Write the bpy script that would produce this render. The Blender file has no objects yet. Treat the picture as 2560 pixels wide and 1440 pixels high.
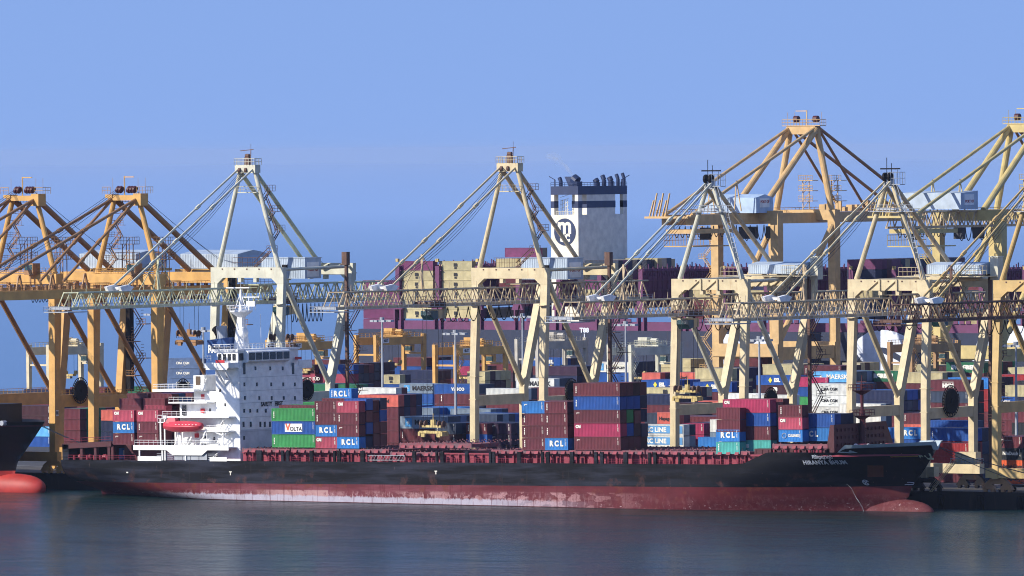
import bpy, math, random
from mathutils import Vector, Matrix
R=math.radians
SC=bpy.context.scene; COL=SC.collection
# ------------------------------------------------------------------ camera, sky, sun, exposure
# world: X along the quay (towards the bow), Y landward, Z up; units metres
F=21000.; YH=375.; TH=.008; PSI=R(35.5); D0=1830.; H=77.7
CC,SS=math.cos(PSI),math.sin(PSI)
fwd=Vector((-SS,CC,0)); rgt=Vector((CC,SS,0))
cam=bpy.data.cameras.new('camera'); camo=bpy.data.objects.new('camera',cam); COL.objects.link(camo)
cam.sensor_width=36; cam.lens=F/2560*36; cam.clip_start=5; cam.clip_end=90000
camo.location=-D0*fwd+Vector((0,0,H))
pitch=math.atan((720-YH)/F)
d=(fwd*math.cos(pitch)+Vector((0,0,-math.sin(pitch)))).normalized()
up=rgt.cross(d).normalized()
r2=rgt*math.cos(TH)-up*math.sin(TH)*1; u2=up*math.cos(TH)+rgt*math.sin(TH)*1
camo.rotation_euler=Matrix((r2,u2,-d)).transposed().to_euler()
SC.camera=camo
w=bpy.data.worlds.new('World'); SC.world=w; w.use_nodes=True
nt=w.node_tree; bg=nt.nodes['Background']
sky=nt.nodes.new('ShaderNodeTexSky'); sky.sky_type='NISHITA'; sky.sun_disc=False
SUN_DIR=Vector((.46,.74,-.46)).normalized()      # direction the light travels
sel=math.asin(-SUN_DIR.z); saz=math.atan2(-SUN_DIR.x,-SUN_DIR.y)
sky.sun_elevation=sel; sky.sun_rotation=saz
sky.air_density=1.2; sky.dust_density=.3; sky.ozone_density=3.0; sky.altitude=0
tc=nt.nodes.new('ShaderNodeTexCoord'); mp=nt.nodes.new('ShaderNodeMapping'); mp.inputs['Location'].default_value=(0,0,.55)
nt.links.new(tc.outputs['Generated'],mp.inputs['Vector']); nt.links.new(mp.outputs[0],sky.inputs['Vector'])
tv=nt.nodes.new('ShaderNodeVectorMath'); tv.operation='MULTIPLY'; tv.inputs[1].default_value=(1.42,1.31,1.47)
nt.links.new(sky.outputs[0],tv.inputs[0]); nt.links.new(tv.outputs[0],bg.inputs['Color']); bg.inputs['Strength'].default_value=.15
sl=bpy.data.lights.new('sun','SUN'); sl.energy=4.3; sl.angle=R(.5); sl.color=(1,.93,.82)
so=bpy.data.objects.new('sun',sl); COL.objects.link(so); so.rotation_euler=SUN_DIR.to_track_quat('-Z','Y').to_euler()
SC.view_settings.view_transform='Standard'; SC.view_settings.look='None'; SC.view_settings.exposure=.42; SC.view_settings.gamma=1
SC.cycles.max_bounces=6; SC.cycles.volume_bounces=0; SC.cycles.use_denoising=True; SC.cycles.use_adaptive_sampling=True; SC.cycles.adaptive_threshold=.02; SC.cycles.pixel_filter_type='BLACKMAN_HARRIS'; SC.cycles.filter_width=1.05
# ------------------------------------------------------------------ surveying helpers (photo pixel -> metres on a real plane)
def un(u,v): return (u-TH*(v-720)-1280)/F,(v+TH*(u-1280)-YH)/F
def W(u,v,Y):
    a,b=un(u,v); X=(a*(D0+Y*CC)-Y*SS)/(CC+a*SS); return X,H-b*(D0-X*SS+Y*CC)
def WX(u,v,X):
    a,b=un(u,v); Y=(a*(D0-X*SS)-X*CC)/(SS-a*CC); return Y,H-b*(D0-X*SS+Y*CC)
def G(u,v,z):
    a,b=un(u,v); D=(H-z)/b; r=a*D; return r*CC-(D-D0)*SS, r*SS+(D-D0)*CC
# ------------------------------------------------------------------ mesh helpers
SPLITN={'lashing_gear':.1,'mooring_bollard':.5,'wing_marker':.5,'outside_stair':.3,'grab_strip':.1,'thruster_mark':1.,'lifting_lug':.3,'sheave':.12,'sheave_block':.35,'service_tower':.6,'platform':.5,'festoon_cable':.4,'bridge_light':.5,'tie_beam':.3,'tyre':.9,'wheel':.3,'draught_mark':3.5}
class MB:
    def __init__(s): s.v=[]; s.f=[]
    def add(s,vs,fs):
        n=len(s.v); s.v+=[tuple(q) for q in vs]; s.f+=[tuple(i+n for i in f) for f in fs]
    def box(s,x0,x1,y0,y1,z0,z1):
        s.add([(x0,y0,z0),(x1,y0,z0),(x1,y1,z0),(x0,y1,z0),(x0,y0,z1),(x1,y0,z1),(x1,y1,z1),(x0,y1,z1)],
              [(0,3,2,1),(4,5,6,7),(0,1,5,4),(1,2,6,5),(2,3,7,6),(3,0,4,7)]); return s
    def hexa(s,a,b):   # two quads (4 pts each), lofted
        s.add(list(a)+list(b),[(3,2,1,0),(4,5,6,7),(0,1,5,4),(1,2,6,5),(2,3,7,6),(3,0,4,7)]); return s
    def post(s,x0,y0,z0,wx0,wy0,x1,y1,z1,wx1,wy1):
        q=lambda x,y,z,a,b:[(x-a/2,y-b/2,z),(x+a/2,y-b/2,z),(x+a/2,y+b/2,z),(x-a/2,y+b/2,z)]
        return s.hexa(q(x0,y0,z0,wx0,wy0),q(x1,y1,z1,wx1,wy1))
    def beam(s,p,q,w,h=None):
        h=h or w; p=Vector(p);q=Vector(q);d=(q-p).normalized(); a=Vector((0,0,1))
        if abs(d.z)>.99: a=Vector((0,1,0))
        x=d.cross(a).normalized()*w/2; y=x.cross(d).normalized()*h/2
        c=lambda o:[o-x-y,o+x-y,o+x+y,o-x+y]
        return s.hexa(c(q),c(p))
    def tube(s,p,q,r,n=6,r2=None,cap=True):
        r2=r if r2 is None else r2
        p=Vector(p);q=Vector(q);d=(q-p).normalized(); a=Vector((0,0,1)) if abs(d.z)<.99 else Vector((0,1,0))
        x=d.cross(a).normalized(); y=x.cross(d)
        vs=[p+(x*math.cos(2*math.pi*i/n)+y*math.sin(2*math.pi*i/n))*r for i in range(n)]+[q+(x*math.cos(2*math.pi*i/n)+y*math.sin(2*math.pi*i/n))*r2 for i in range(n)]
        fs=[(i,i+n,(i+1)%n+n,(i+1)%n) for i in range(n)]
        if cap: fs+=[tuple(range(n)),tuple(range(2*n-1,n-1,-1))]
        s.add(vs,fs); return s
    def line(s,pts,r,n=4):
        for a,b in zip(pts,pts[1:]): s.tube(a,b,r,n)
        return s
    def prism(s,pts,ax,a,b):   # closed outline (2D) extruded along axis ax
        n=len(pts)
        def m(p,t): return (t,p[0],p[1]) if ax=='x' else (p[0],t,p[1]) if ax=='y' else (p[0],p[1],t)
        s.add([m(p,a) for p in pts]+[m(p,b) for p in pts],[tuple(range(n)),tuple(range(2*n-1,n-1,-1))]+[(i,i+n,(i+1)%n+n,(i+1)%n) for i in range(n)]); return s
    def rail(s,pts,h=1.1,sp=2.,r=.045,mid=True):
        for a,b in zip(pts,pts[1:]):
            a=Vector(a);b=Vector(b);n=max(1,int((b-a).length/sp))
            s.tube(a+Vector((0,0,h)),b+Vector((0,0,h)),r,4,cap=False)
            if mid: s.tube(a+Vector((0,0,h/2)),b+Vector((0,0,h/2)),r*.8,4,cap=False)
            for i in range(n+1):
                c=a.lerp(b,i/n); s.tube(c,c+Vector((0,0,h)),r,4,cap=False)
        return s
    def mesh(s,name,mat):
        m=bpy.data.meshes.new(name); m.from_pydata(s.v,[],s.f); m.validate()
        import bmesh
        bm=bmesh.new(); bm.from_mesh(m); bmesh.ops.recalc_face_normals(bm,faces=bm.faces); bm.to_mesh(m); bm.free()
        if mat: m.materials.append(mat)
        return m
    def clusters(s,gap):
        n=len(s.v); p=list(range(n))
        def f(i):
            while p[i]!=i: p[i]=p[p[i]]; i=p[i]
            return i
        for q in s.f:
            for k in q[1:]: p[f(k)]=f(q[0])
        isl={}
        for i in range(n): isl.setdefault(f(i),[]).append(i)
        bx=[([min(s.v[i][k] for i in l)-gap/2 for k in range(3)],[max(s.v[i][k] for i in l)+gap/2 for k in range(3)],l) for l in isl.values()]
        g=list(range(len(bx)))
        def h(i):
            while g[i]!=i: i=g[i]
            return i
        for i in range(len(bx)):
            for j in range(i):
                if all(bx[i][0][k]<=bx[j][1][k] and bx[j][0][k]<=bx[i][1][k] for k in range(3)): g[h(i)]=h(j)
        out={}
        for i in range(len(bx)): out.setdefault(h(i),set()).update(bx[i][2])
        r=[]
        for st in out.values():
            m=MB(); mp={}
            for i in sorted(st): mp[i]=len(m.v); m.v.append(s.v[i])
            m.f=[tuple(mp[i] for i in q) for q in s.f if q[0] in st]; r.append(m)
        return r
    def build(s,name,mat,parent=None,smooth=False,bevel=0):
        if name in SPLITN:
            o=None
            for c in s.clusters(SPLITN[name]): o=c.build1(name,mat,parent,smooth)
            return o
        return s.build1(name,mat,parent,smooth)
    def build1(s,name,mat,parent=None,smooth=False):
        m=s.mesh(name,mat)
        if smooth:
            for p in m.polygons: p.use_smooth=True
        o=bpy.data.objects.new(name,m); COL.objects.link(o)
        if parent: o.parent=parent
        return o
def tag(o,label=None,cat=None,group=None,kind=None):
    if label: o['label']=label
    if cat: o['category']=cat
    if group: o['group']=group
    if kind: o['kind']=kind
    return o
def empty(name,loc,label=None,cat=None,group=None,rz=0):
    o=bpy.data.objects.new(name,None); COL.objects.link(o); o.location=loc; o.rotation_euler=(0,0,rz); o.empty_display_size=1
    return tag(o,label,cat,group)
def lin(c): return tuple(((x/255)/12.92 if x/255<=.04045 else ((x/255+.055)/1.055)**2.4) for x in c)+(1,)
# ------------------------------------------------------------------ materials
def mat(name,rgb,rough=.5,metal=0,wear=.25,wcol=None,scale=.35,streak=True,attr=None,spec=.4,thr=.56,ray=False):
    m=bpy.data.materials.new(name); m.use_nodes=True; n=m.node_tree; b=n.nodes['Principled BSDF']
    b.inputs['Roughness'].default_value=rough; b.inputs['Metallic'].default_value=metal; b.inputs['Specular IOR Level'].default_value=spec
    N=n.nodes.new; L=n.links.new
    tc=N('ShaderNodeTexCoord'); mp=N('ShaderNodeMapping'); mp.inputs['Scale'].default_value=(scale*3,scale*3,scale*(.5 if streak else 3))
    if ray:
        g=N('ShaderNodeNewGeometry'); L(g.outputs['Position'],mp.inputs['Vector'])
    else: L(tc.outputs['Object'],mp.inputs['Vector'])
    n1=N('ShaderNodeTexNoise'); n1.inputs['Scale'].default_value=1; n1.inputs['Detail'].default_value=6; n1.inputs['Roughness'].default_value=.65; L(mp.outputs[0],n1.inputs['Vector'])
    rp=N('ShaderNodeValToRGB'); rp.color_ramp.elements[0].position=thr; rp.color_ramp.elements[1].position=thr+.2
    rp.color_ramp.elements[0].color=(0,0,0,1); rp.color_ramp.elements[1].color=(wear,)*3+(1,); L(n1.outputs[0],rp.inputs[0])
    mx=N('ShaderNodeMix'); mx.data_type='RGBA'; L(rp.outputs[0],mx.inputs[0])
    base=mx.inputs[6]
    n2=N('ShaderNodeTexNoise'); n2.inputs['Scale'].default_value=scale*1.2; n2.inputs['Detail'].default_value=3; L(tc.outputs['Object'],n2.inputs['Vector'])
    vr=N('ShaderNodeMapRange'); vr.inputs[1].default_value=.3; vr.inputs[2].default_value=.7; vr.inputs[3].default_value=.82; vr.inputs[4].default_value=1.12; L(n2.outputs[0],vr.inputs[0])
    vm=N('ShaderNodeVectorMath'); vm.operation='SCALE'; L(vr.outputs[0],vm.inputs['Scale'])
    if attr=='object':
        oi=N('ShaderNodeObjectInfo'); L(oi.outputs['Color'],vm.inputs[0])
    elif attr:
        at=N('ShaderNodeAttribute'); at.attribute_name=attr; L(at.outputs['Color'],vm.inputs[0])
    else: vm.inputs[0].default_value=lin(rgb)[:3]
    L(vm.outputs[0],base)
    mx.inputs[7].default_value=lin(wcol or (95,60,40))
    L(mx.outputs[2],b.inputs['Base Color'])
    return m
CREAM=mat('cream_crane_paint',(204,188,150),.55,wear=.6,wcol=(150,110,75))
PALE=mat('pale_crane_paint',(200,198,178),.55,wear=.45,wcol=(150,115,85))
TRUSS=mat('truss_paint',(196,176,142),.6,wear=.6,wcol=(120,78,58),thr=.5)
TRUSS2=mat('pale_truss_paint',(200,200,164),.6,wear=.5,wcol=(130,95,70),thr=.52)
YEL=mat('yellow_crane_paint',(204,158,88),.5,wear=.3,wcol=(180,125,60))
YTR=mat('yellow_pipe_paint',(156,116,76),.5,wear=.5,wcol=(130,85,55))
TAN=mat('tan_crane_paint',(200,166,114),.55,wear=.35,wcol=(160,110,80))
TANY=mat('straw_crane_paint',(196,176,116),.55,wear=.35,wcol=(160,120,70))
RUST=mat('rusty_steel',(105,78,66),.7,wear=.6,wcol=(70,45,35),thr=.45)
DARK=mat('dark_steel',(22,20,22),.7,wear=.3,spec=.15)
GREY=mat('grey_steel',(120,124,128),.6,wear=.3)
WALL=mat('wet_shaded_quay_wall',(34,30,28),.7,wear=.5,wcol=(70,56,44),scale=.2,spec=.15)  # near-black from wetness plus shadow put into the colour
GALV=mat('galvanised_steel',(160,165,172),.5,wear=.3,wcol=(110,105,100))
WHT=mat('white_ship_paint',(240,240,238),.45,wear=.45,wcol=(178,140,100),thr=.67,scale=.5)
WHT2=mat('clean_white_paint',(232,232,228),.4,wear=.1)
BLK=mat('black_rubber',(8,8,10),.8,wear=.1,spec=.1)
GLS=mat('dark_glass',(16,20,26),.12,wear=0,spec=.6)
GGL=mat('green_glass',(40,70,72),.15,wear=0,spec=.6)
HOUSE=mat('machine_house_panel',(170,184,198),.5,wear=.25,wcol=(130,130,130))
HROOF=mat('machine_house_roof',(166,188,212),.5,wear=.2)
MAR=mat('maroon_deck_paint',(138,50,66),.55,wear=.4,wcol=(70,35,35))
MARD=mat('dark_maroon_paint',(72,22,30),.55,wear=.35,wcol=(45,22,22))
RED=mat('red_paint',(190,40,48),.45,wear=.15)
LBR=mat('lifeboat_red',(200,66,80),.35,wear=.2,wcol=(230,120,120))
INK=mat('white_lettering',(225,222,210),.6,wear=.3,wcol=(150,140,130))
INKD=mat('dark_lettering',(28,28,34),.6,wear=.1)
INKR=mat('red_lettering',(170,60,60),.6,wear=.1)
BLUF=mat('funnel_blue',(22,66,122),.45,wear=.2,wcol=(60,80,110))
SPR=mat('spreader_yellow',(206,184,118),.55,wear=.85,wcol=(96,70,50),thr=.44,scale=.9)
ROPE=mat('steel_rope',(52,54,62),.6,wear=0)
CONC=mat('quay_concrete',(84,80,74),.9,wear=.7,wcol=(46,42,38),scale=.08,streak=False,thr=.45)
ASPH=mat('yard_asphalt',(74,74,76),.9,wear=.5,wcol=(50,50,52),scale=.05,streak=False,thr=.45)
# ------------------------------------------------------------------ lettering
_tc={}
def text_mesh(s,size=1.,bold=0.,sx=1.,mat_=None,depth=.02,space=1.):
    k=(s,size,bold,sx,mat_.name if mat_ else '',space)
    if k in _tc: return _tc[k]
    c=bpy.data.curves.new('lettering','FONT'); c.body=s; c.size=size; c.offset=bold; c.align_x='CENTER'; c.align_y='CENTER'; c.space_character=space; c.extrude=depth; c.resolution_u=3
    c.space_line=.72
    o=bpy.data.objects.new('tmp',c); COL.objects.link(o); dg=bpy.context.evaluated_depsgraph_get(); dg.update()
    m=bpy.data.meshes.new_from_object(o.evaluated_get(dg)); bpy.data.objects.remove(o)
    for v in m.vertices: v.co=Vector((v.co.x*sx,-v.co.z,v.co.y))   # stands up, facing -Y
    m.materials.clear(); m.materials.append(mat_ or INK); _tc[k]=m; return m
def text(s,loc,size,parent=None,bold=0,sx=1.,mat_=None,face='-Y',name='lettering',space=1.,tilt=0):
    o=bpy.data.objects.new(name,text_mesh(s,size,bold,sx,mat_,space=space)); COL.objects.link(o); o.location=loc
    o.rotation_euler=(0,tilt,R(90) if face=='+X' else 0)
    if parent: o.parent=parent
    return o
# ------------------------------------------------------------------ sea, quays, yard
def sea_mat():
    m=bpy.data.materials.new('sea_water'); m.use_nodes=True; n=m.node_tree; b=n.nodes['Principled BSDF']; N=n.nodes.new; L=n.links.new
    b.inputs['IOR'].default_value=1.33; b.inputs['Specular IOR Level'].default_value=.15
    g=N('ShaderNodeNewGeometry'); sp=N('ShaderNodeSeparateXYZ'); L(g.outputs['Position'],sp.inputs[0])
    def noise(sx,sy,det,ro=.6,rot=-PSI):
        mp=N('ShaderNodeMapping'); mp.inputs['Rotation'].default_value=(0,0,rot); mp.inputs['Scale'].default_value=(sx,sy,1); L(g.outputs['Position'],mp.inputs['Vector'])
        x=N('ShaderNodeTexNoise'); x.inputs['Scale'].default_value=1.; x.inputs['Detail'].default_value=det; x.inputs['Roughness'].default_value=ro; L(mp.outputs[0],x.inputs['Vector']); return x.outputs[0]
    def mr(s,a,b_,c,d):
        x=N('ShaderNodeMapRange'); x.inputs[1].default_value=a; x.inputs[2].default_value=b_; x.inputs[3].default_value=c; x.inputs[4].default_value=d; L(s,x.inputs[0]); return x.outputs[0]
    def math_(op,a,b_):
        x=N('ShaderNodeMath'); x.operation=op; L(a,x.inputs[0])
        if isinstance(b_,(int,float)): x.inputs[1].default_value=b_
        else: L(b_,x.inputs[1])
        return x.outputs[0]
    # sheltered green harbour water in front; bluer open sea beyond, distance haze painted into its colour
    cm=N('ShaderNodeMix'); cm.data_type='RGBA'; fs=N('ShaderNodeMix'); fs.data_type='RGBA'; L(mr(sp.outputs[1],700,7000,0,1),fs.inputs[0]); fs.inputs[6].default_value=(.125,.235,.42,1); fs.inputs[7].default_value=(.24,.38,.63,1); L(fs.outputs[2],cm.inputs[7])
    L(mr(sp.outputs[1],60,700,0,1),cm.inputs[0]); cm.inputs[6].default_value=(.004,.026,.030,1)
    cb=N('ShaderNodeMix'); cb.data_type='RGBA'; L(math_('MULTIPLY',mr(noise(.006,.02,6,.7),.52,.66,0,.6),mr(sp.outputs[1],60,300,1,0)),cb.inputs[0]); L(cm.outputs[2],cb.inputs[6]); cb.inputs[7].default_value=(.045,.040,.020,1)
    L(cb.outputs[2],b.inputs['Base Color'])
    patch=mr(noise(.0035,.016,4),.38,.62,0,1)
    fine=noise(.16,.5,5); mid=noise(.045,.07,6,.72)
    hgt=math_('ADD',math_('MULTIPLY',fine,mr(patch,0,1,.4,1.1)),math_('MULTIPLY',mid,5.))
    rmx=N('ShaderNodeMix'); L(mr(sp.outputs[1],60,900,0,1),rmx.inputs[0]); L(mr(patch,0,1,.12,.22),rmx.inputs[2]); rmx.inputs[3].default_value=.42; L(rmx.outputs[0],b.inputs['Roughness'])
    bp=N('ShaderNodeBump'); bp.inputs['Strength'].default_value=1.; bp.inputs['Distance'].default_value=.55; L(math_('MULTIPLY',hgt,mr(sp.outputs[1],60,900,1,.07)),bp.inputs['Height']); L(bp.outputs[0],b.inputs['Normal'])
    return m
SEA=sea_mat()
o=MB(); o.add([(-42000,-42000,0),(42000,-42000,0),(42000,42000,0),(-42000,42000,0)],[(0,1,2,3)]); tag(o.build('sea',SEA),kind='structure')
QZ=3.5; QE=32.5
q=MB(); q.box(-330,260,QE,QE+34,-4,QZ); tag(q.build('quay',CONC),kind='structure')
q=MB(); q.box(-330,260,QE-.3,QE-.002,-4,QZ+.2); tag(q.build('quay_wall',WALL),kind='structure')
for i in range(5,26):
    q=MB(); q.box(i*10-.7,i*10+.7,QE-.75,QE-.31,-.5,QZ-.5); q.tube((i*10,QE-1.1,.6),(i*10,QE-1.1,2.8),.55,12); tag(q.build('fender',BLK),'black rubber fender on the quay wall right of the bow','fender','fenders along the quay wall')
q=MB(); q.box(-750,260,QE+34.01,562,-4,QZ); tag(q.build('container_yard_ground',ASPH),kind='structure')
q=MB()
for X0 in range(-700,250,60): q.box(X0,X0+40,QE+36,QE+36.3,QZ+.004,QZ+.008)
tag(q.build('lane_marking',INK),kind='structure')
# ------------------------------------------------------------------ the feeder ship alongside
TRIM=.010
def SW(u,v,Y):
    X,Z=W(u,v,Y); return X,Z-TRIM*X
def SX(u,Y,v=1120): return W(u,v,Y)[0]
def interp(t,xs):
    if t<=xs[0][0]: return xs[0][1]
    for a,b in zip(xs,xs[1:]):
        if t<=b[0]:
            k=(t-a[0])/(b[0]-a[0]); return a[1]+(b[1]-a[1])*k
    return xs[-1][1]
SHIP=empty('container_ship',(0,0,0),'black and dark red container ship with white bridge block moored along the quay','container ship')
SHIP.rotation_euler=(0,-TRIM,0)
def hull_mat(name,rgb,bot=False):
    m=mat(name,rgb,.6 if not bot else .65,wear=.0,spec=.12); n=m.node_tree; N=n.nodes.new; L=n.links.new; b=n.nodes['Principled BSDF']
    src=b.inputs['Base Color'].links[0].from_socket
    tc=N('ShaderNodeTexCoord'); sp=N('ShaderNodeSeparateXYZ'); L(tc.outputs['Object'],sp.inputs[0])
    def noise(sc,det=6,ro=.65,dist=0):
        mp=N('ShaderNodeMapping'); mp.inputs['Scale'].default_value=sc; L(tc.outputs['Object'],mp.inputs['Vector'])
        x=N('ShaderNodeTexNoise'); x.inputs['Scale'].default_value=1; x.inputs['Detail'].default_value=det; x.inputs['Roughness'].default_value=ro; x.inputs['Distortion'].default_value=dist; L(mp.outputs[0],x.inputs['Vector']); return x.outputs[0]
    def mr(s,a,b_,c,d):
        x=N('ShaderNodeMapRange'); x.inputs[1].default_value=a; x.inputs[2].default_value=b_; x.inputs[3].default_value=c; x.inputs[4].default_value=d; L(s,x.inputs[0]); return x.outputs[0]
    def math_(op,a,b_=None,v=0):
        x=N('ShaderNodeMath'); x.operation=op; L(a,x.inputs[0])
        if b_ is None: x.inputs[1].default_value=v
        else: L(b_,x.inputs[1])
        return x.outputs[0]
    def mix(f,a,col):
        x=N('ShaderNodeMix'); x.data_type='RGBA'; L(f,x.inputs[0]); L(a,x.inputs[6]); x.inputs[7].default_value=lin(col); return x.outputs[2]
    X=sp.outputs[0]; Z=sp.outputs[2]
    if not bot:
        # grey-blue scuffs midships, rust bleeding upward from the boot line
        f=math_('MULTIPLY',mr(noise((.05,.05,.5)),.45,.62,0,.8),mr(X,20,55,1,.15)); src=mix(f,src,(46,49,62))
        f=math_('MULTIPLY',mr(noise((.25,.25,.22)),.56,.66,0,.8),mr(Z,4.5,8,1,0)); src=mix(f,src,(92,58,50))
        f=mr(noise((1.1,1.1,.16),3),.70,.73,0,.6); src=mix(f,src,(120,95,88))
        f=math_('MULTIPLY',mr(noise((.9,.9,.09),4),.60,.68,0,.7),mr(X,60,20,.15,1)); src=mix(f,src,(38,34,36))
        f=mr(noise((.06,.06,.35),5),.58,.66,0,.35); src=mix(f,src,(48,50,62))
        wv=N('ShaderNodeTexBrick'); wv.offset=.5; wv.inputs['Scale'].default_value=1; wv.inputs['Mortar Size'].default_value=.035; wv.inputs['Brick Width'].default_value=9.; wv.inputs['Row Height'].default_value=2.6
        wv.inputs['Color1'].default_value=(1,1,1,1); wv.inputs['Color2'].default_value=(.86,.86,.86,1); wv.inputs['Mortar'].default_value=(.55,.55,.55,1)
        cb=N('ShaderNodeCombineXYZ'); L(X,cb.inputs[0]); L(Z,cb.inputs[1]); L(cb.outputs[0],wv.inputs['Vector'])
        vmx=N('ShaderNodeMix'); vmx.data_type='RGBA'; vmx.blend_type='MULTIPLY'; vmx.inputs[0].default_value=.7; L(src,vmx.inputs[6]); L(wv.outputs[0],vmx.inputs[7]); src=vmx.outputs[2]
    else:
        amid=math_('MULTIPLY',mr(X,-104,-70,.2,1),mr(X,-25,30,1,.10)); ZW=math_('ADD',Z,math_('MULTIPLY',X,v=.010))
        f=math_('MULTIPLY',mr(noise((.05,.05,.35)),.40,.62,.1,.6),amid); src=mix(f,src,(140,84,94))
        blk=N('ShaderNodeTexBrick'); blk.offset=.3; blk.inputs['Scale'].default_value=1; blk.inputs['Mortar Size'].default_value=.03; blk.inputs['Brick Width'].default_value=2.7; blk.inputs['Row Height'].default_value=1.5; blk.inputs['Color1'].default_value=(0,0,0,1); blk.inputs['Color2'].default_value=(1,1,1,1); blk.inputs['Mortar'].default_value=(0,0,0,1); blk.inputs['Bias'].default_value=-.25
        cb=N('ShaderNodeCombineXYZ'); L(X,cb.inputs[0]); L(Z,cb.inputs[1]); L(cb.outputs[0],blk.inputs['Vector'])
        f=math_('MULTIPLY',math_('MULTIPLY',mr(blk.outputs[0],0,1,0,.55),mr(noise((.4,.4,.9),6,.7),.40,.55,0,1)),math_('MULTIPLY',amid,mr(Z,3.4,2.6,0,1))); src=mix(f,src,(196,160,160))
        f=math_('MULTIPLY',mr(noise((1.2,1.2,.5),6,.75),.52,.60,0,.7),math_('MULTIPLY',amid,mr(Z,3.2,2.2,0,1))); src=mix(f,src,(190,160,164))
        win=math_('MULTIPLY',math_('MULTIPLY',mr(X,-72,-64,0,1),math_('LESS_THAN',X,v=-50.5)),math_('MULTIPLY',mr(Z,3.3,3.1,0,1),mr(Z,.2,.3,0,1)))
        f=math_('MULTIPLY',win,mr(noise((.5,.5,.5),5,.7),.36,.46,0,.8)); src=mix(f,src,(176,140,138))
        f=math_('MULTIPLY',math_('MULTIPLY',mr(noise((.28,.28,.6),2,.4),.50,.53,0,.85),mr(noise((2,2,2),4),.35,.5,.2,1)),math_('MULTIPLY',math_('MULTIPLY',mr(X,-45,-10,0,1),mr(X,10,36,1,0)),mr(Z,3.3,2.9,0,1))); src=mix(f,src,(168,128,130))
        band=mr(math_('ADD',ZW,math_('MULTIPLY',noise((.9,.9,.25),5,.8),v=-1.6)),.75,.45,0,.85)
        f=math_('MULTIPLY',math_('MULTIPLY',band,mr(X,-106,-88,0,1)),math_('MULTIPLY',mr(X,-8,22,1,0),mr(ZW,.12,.22,0,1))); src=mix(f,src,(172,170,184))
        f=math_('MULTIPLY',math_('GREATER_THAN',noise((.8,.8,1.6),5,.75),v=.635),mr(ZW,2.4,.8,0,.9)); src=mix(f,src,(195,180,182))
        f=math_('MULTIPLY',mr(noise((.3,.3,.35),5),.55,.64,0,.75),mr(Z,1,4.5,.2,1)); src=mix(f,src,(104,56,42))
        f=math_('MULTIPLY',mr(noise((1.6,1.6,.12),4,.6),.56,.64,0,.6),mr(X,60,20,.2,1)); src=mix(f,src,(92,34,42))
        f=math_('MULTIPLY',mr(X,84,95,0,.15),mr(noise((.5,.5,.5)),.35,.6,.3,1)); src=mix(f,src,(165,112,100))
        f=math_('LESS_THAN',ZW,v=.12); src=mix(f,src,(60,30,34))
    L(src,b.inputs['Base Color']); return m
HBLK=hull_mat('black_hull_paint',(11,12,17)); HRED=hull_mat('red_antifouling',(86,32,38),True)
STEM=[(-3,88.5),(0,89.5),(2,92.6),(4.5,93.6),(6,95.1),(8.2,96.9),(10.5,98.6),(13.4,100.5),(14,100.9)]
def sheer(x): return interp(x,[(-126,9.6),(59.5,9.45),(60.5,9.7),(66.4,12.0),(67.5,12.12),(84,12.12),(86.3,12.95),(101,13.36)])
def hb(x,z):
    xs=interp(z,STEM); x0=interp(z,[(-2,34),(0,38),(4.5,50),(9.6,70),(12,78),(13.4,84)]); p=interp(z,[(-2,1.5),(0,1.6),(4.5,1.75),(9.6,1.9),(13.4,2.3)])
    h=15.
    if x>x0: h*=max(0,1-max(0,(x-x0)/(xs-x0))**p)
    # run aft
    a0=interp(z,[(-2,-62),(0,-72),(2,-84),(4.5,-100),(7,-114),(9.6,-122)]); a1=interp(z,[(-2,-98),(0,-108),(1.5,-122),(3,-132),(5,-150),(9.6,-200)])
    if x<a0: h*=max(0,1-((a0-x)/(a0-a1))**1.8)
    return max(h,.02)
XS=[-126+i*3 for i in range(11)]+[-92+i*4 for i in range(38)]+[60.5,63,66.4,67.5]+[70+i*2 for i in range(7)]+[83,84,85,86.3]+[88+i*1.0 for i in range(14)]
XS=sorted(set(x for x in XS if x<=100.9))
def hull(levels,name,m):
    mb=MB(); n=len(levels)
    for sgn in (1,-1):
        rows=[]
        for x in XS:
            row=[]
            for k in range(n):
                z=levels[k](x); xe=min(x,interp(z,STEM)); row.append((xe,15-sgn*hb(xe-.02,z),z))
            rows.append(row)
        vs=[p for r in rows for p in r]; fs=[]
        for i in range(len(rows)-1):
            for k in range(n-1): fs.append((i*n+k,(i+1)*n+k,(i+1)*n+k+1,i*n+k+1))
        mb.add(vs,fs)
    # transom
    z=[l(-126) for l in levels]; l=[(-126,15-hb(-126,q),q) for q in z]+[(-126,15+hb(-126,q),q) for q in reversed(z)]
    mb.add(l,[tuple(range(len(l)))])
    o=mb.build(name,m,SHIP,smooth=True)
    return o
BOOT=4.55
hull([sheer,lambda x:sheer(x)*.75+BOOT*.25,lambda x:sheer(x)*.5+BOOT*.5,lambda x:sheer(x)*.25+BOOT*.75,lambda x:BOOT],'hull_topside',HBLK)
hull([lambda x:BOOT,lambda x:3.4,lambda x:2.2,lambda x:1.1,lambda x:0,lambda x:-1.2,lambda x:-3.2],'hull_bottom',HRED)
def ellipsoid(mb,c,rx,ry,rz,nu=24,nv=14,px=1.):
    vs=[];fs=[]
    for i in range(nv+1):
        t=math.pi*i/nv
        for j in range(nu):
            p=2*math.pi*j/nu; sx=math.cos(t); k=math.copysign(abs(sx)**px,sx); vs.append((c[0]+rx*k,c[1]+ry*math.sin(t)*math.cos(p),c[2]+rz*math.sin(t)*math.sin(p)))
    for i in range(nv):
        for j in range(nu): fs.append((i*nu+j,i*nu+(j+1)%nu,(i+1)*nu+(j+1)%nu,(i+1)*nu+j))
    mb.add(vs,fs)
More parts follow.
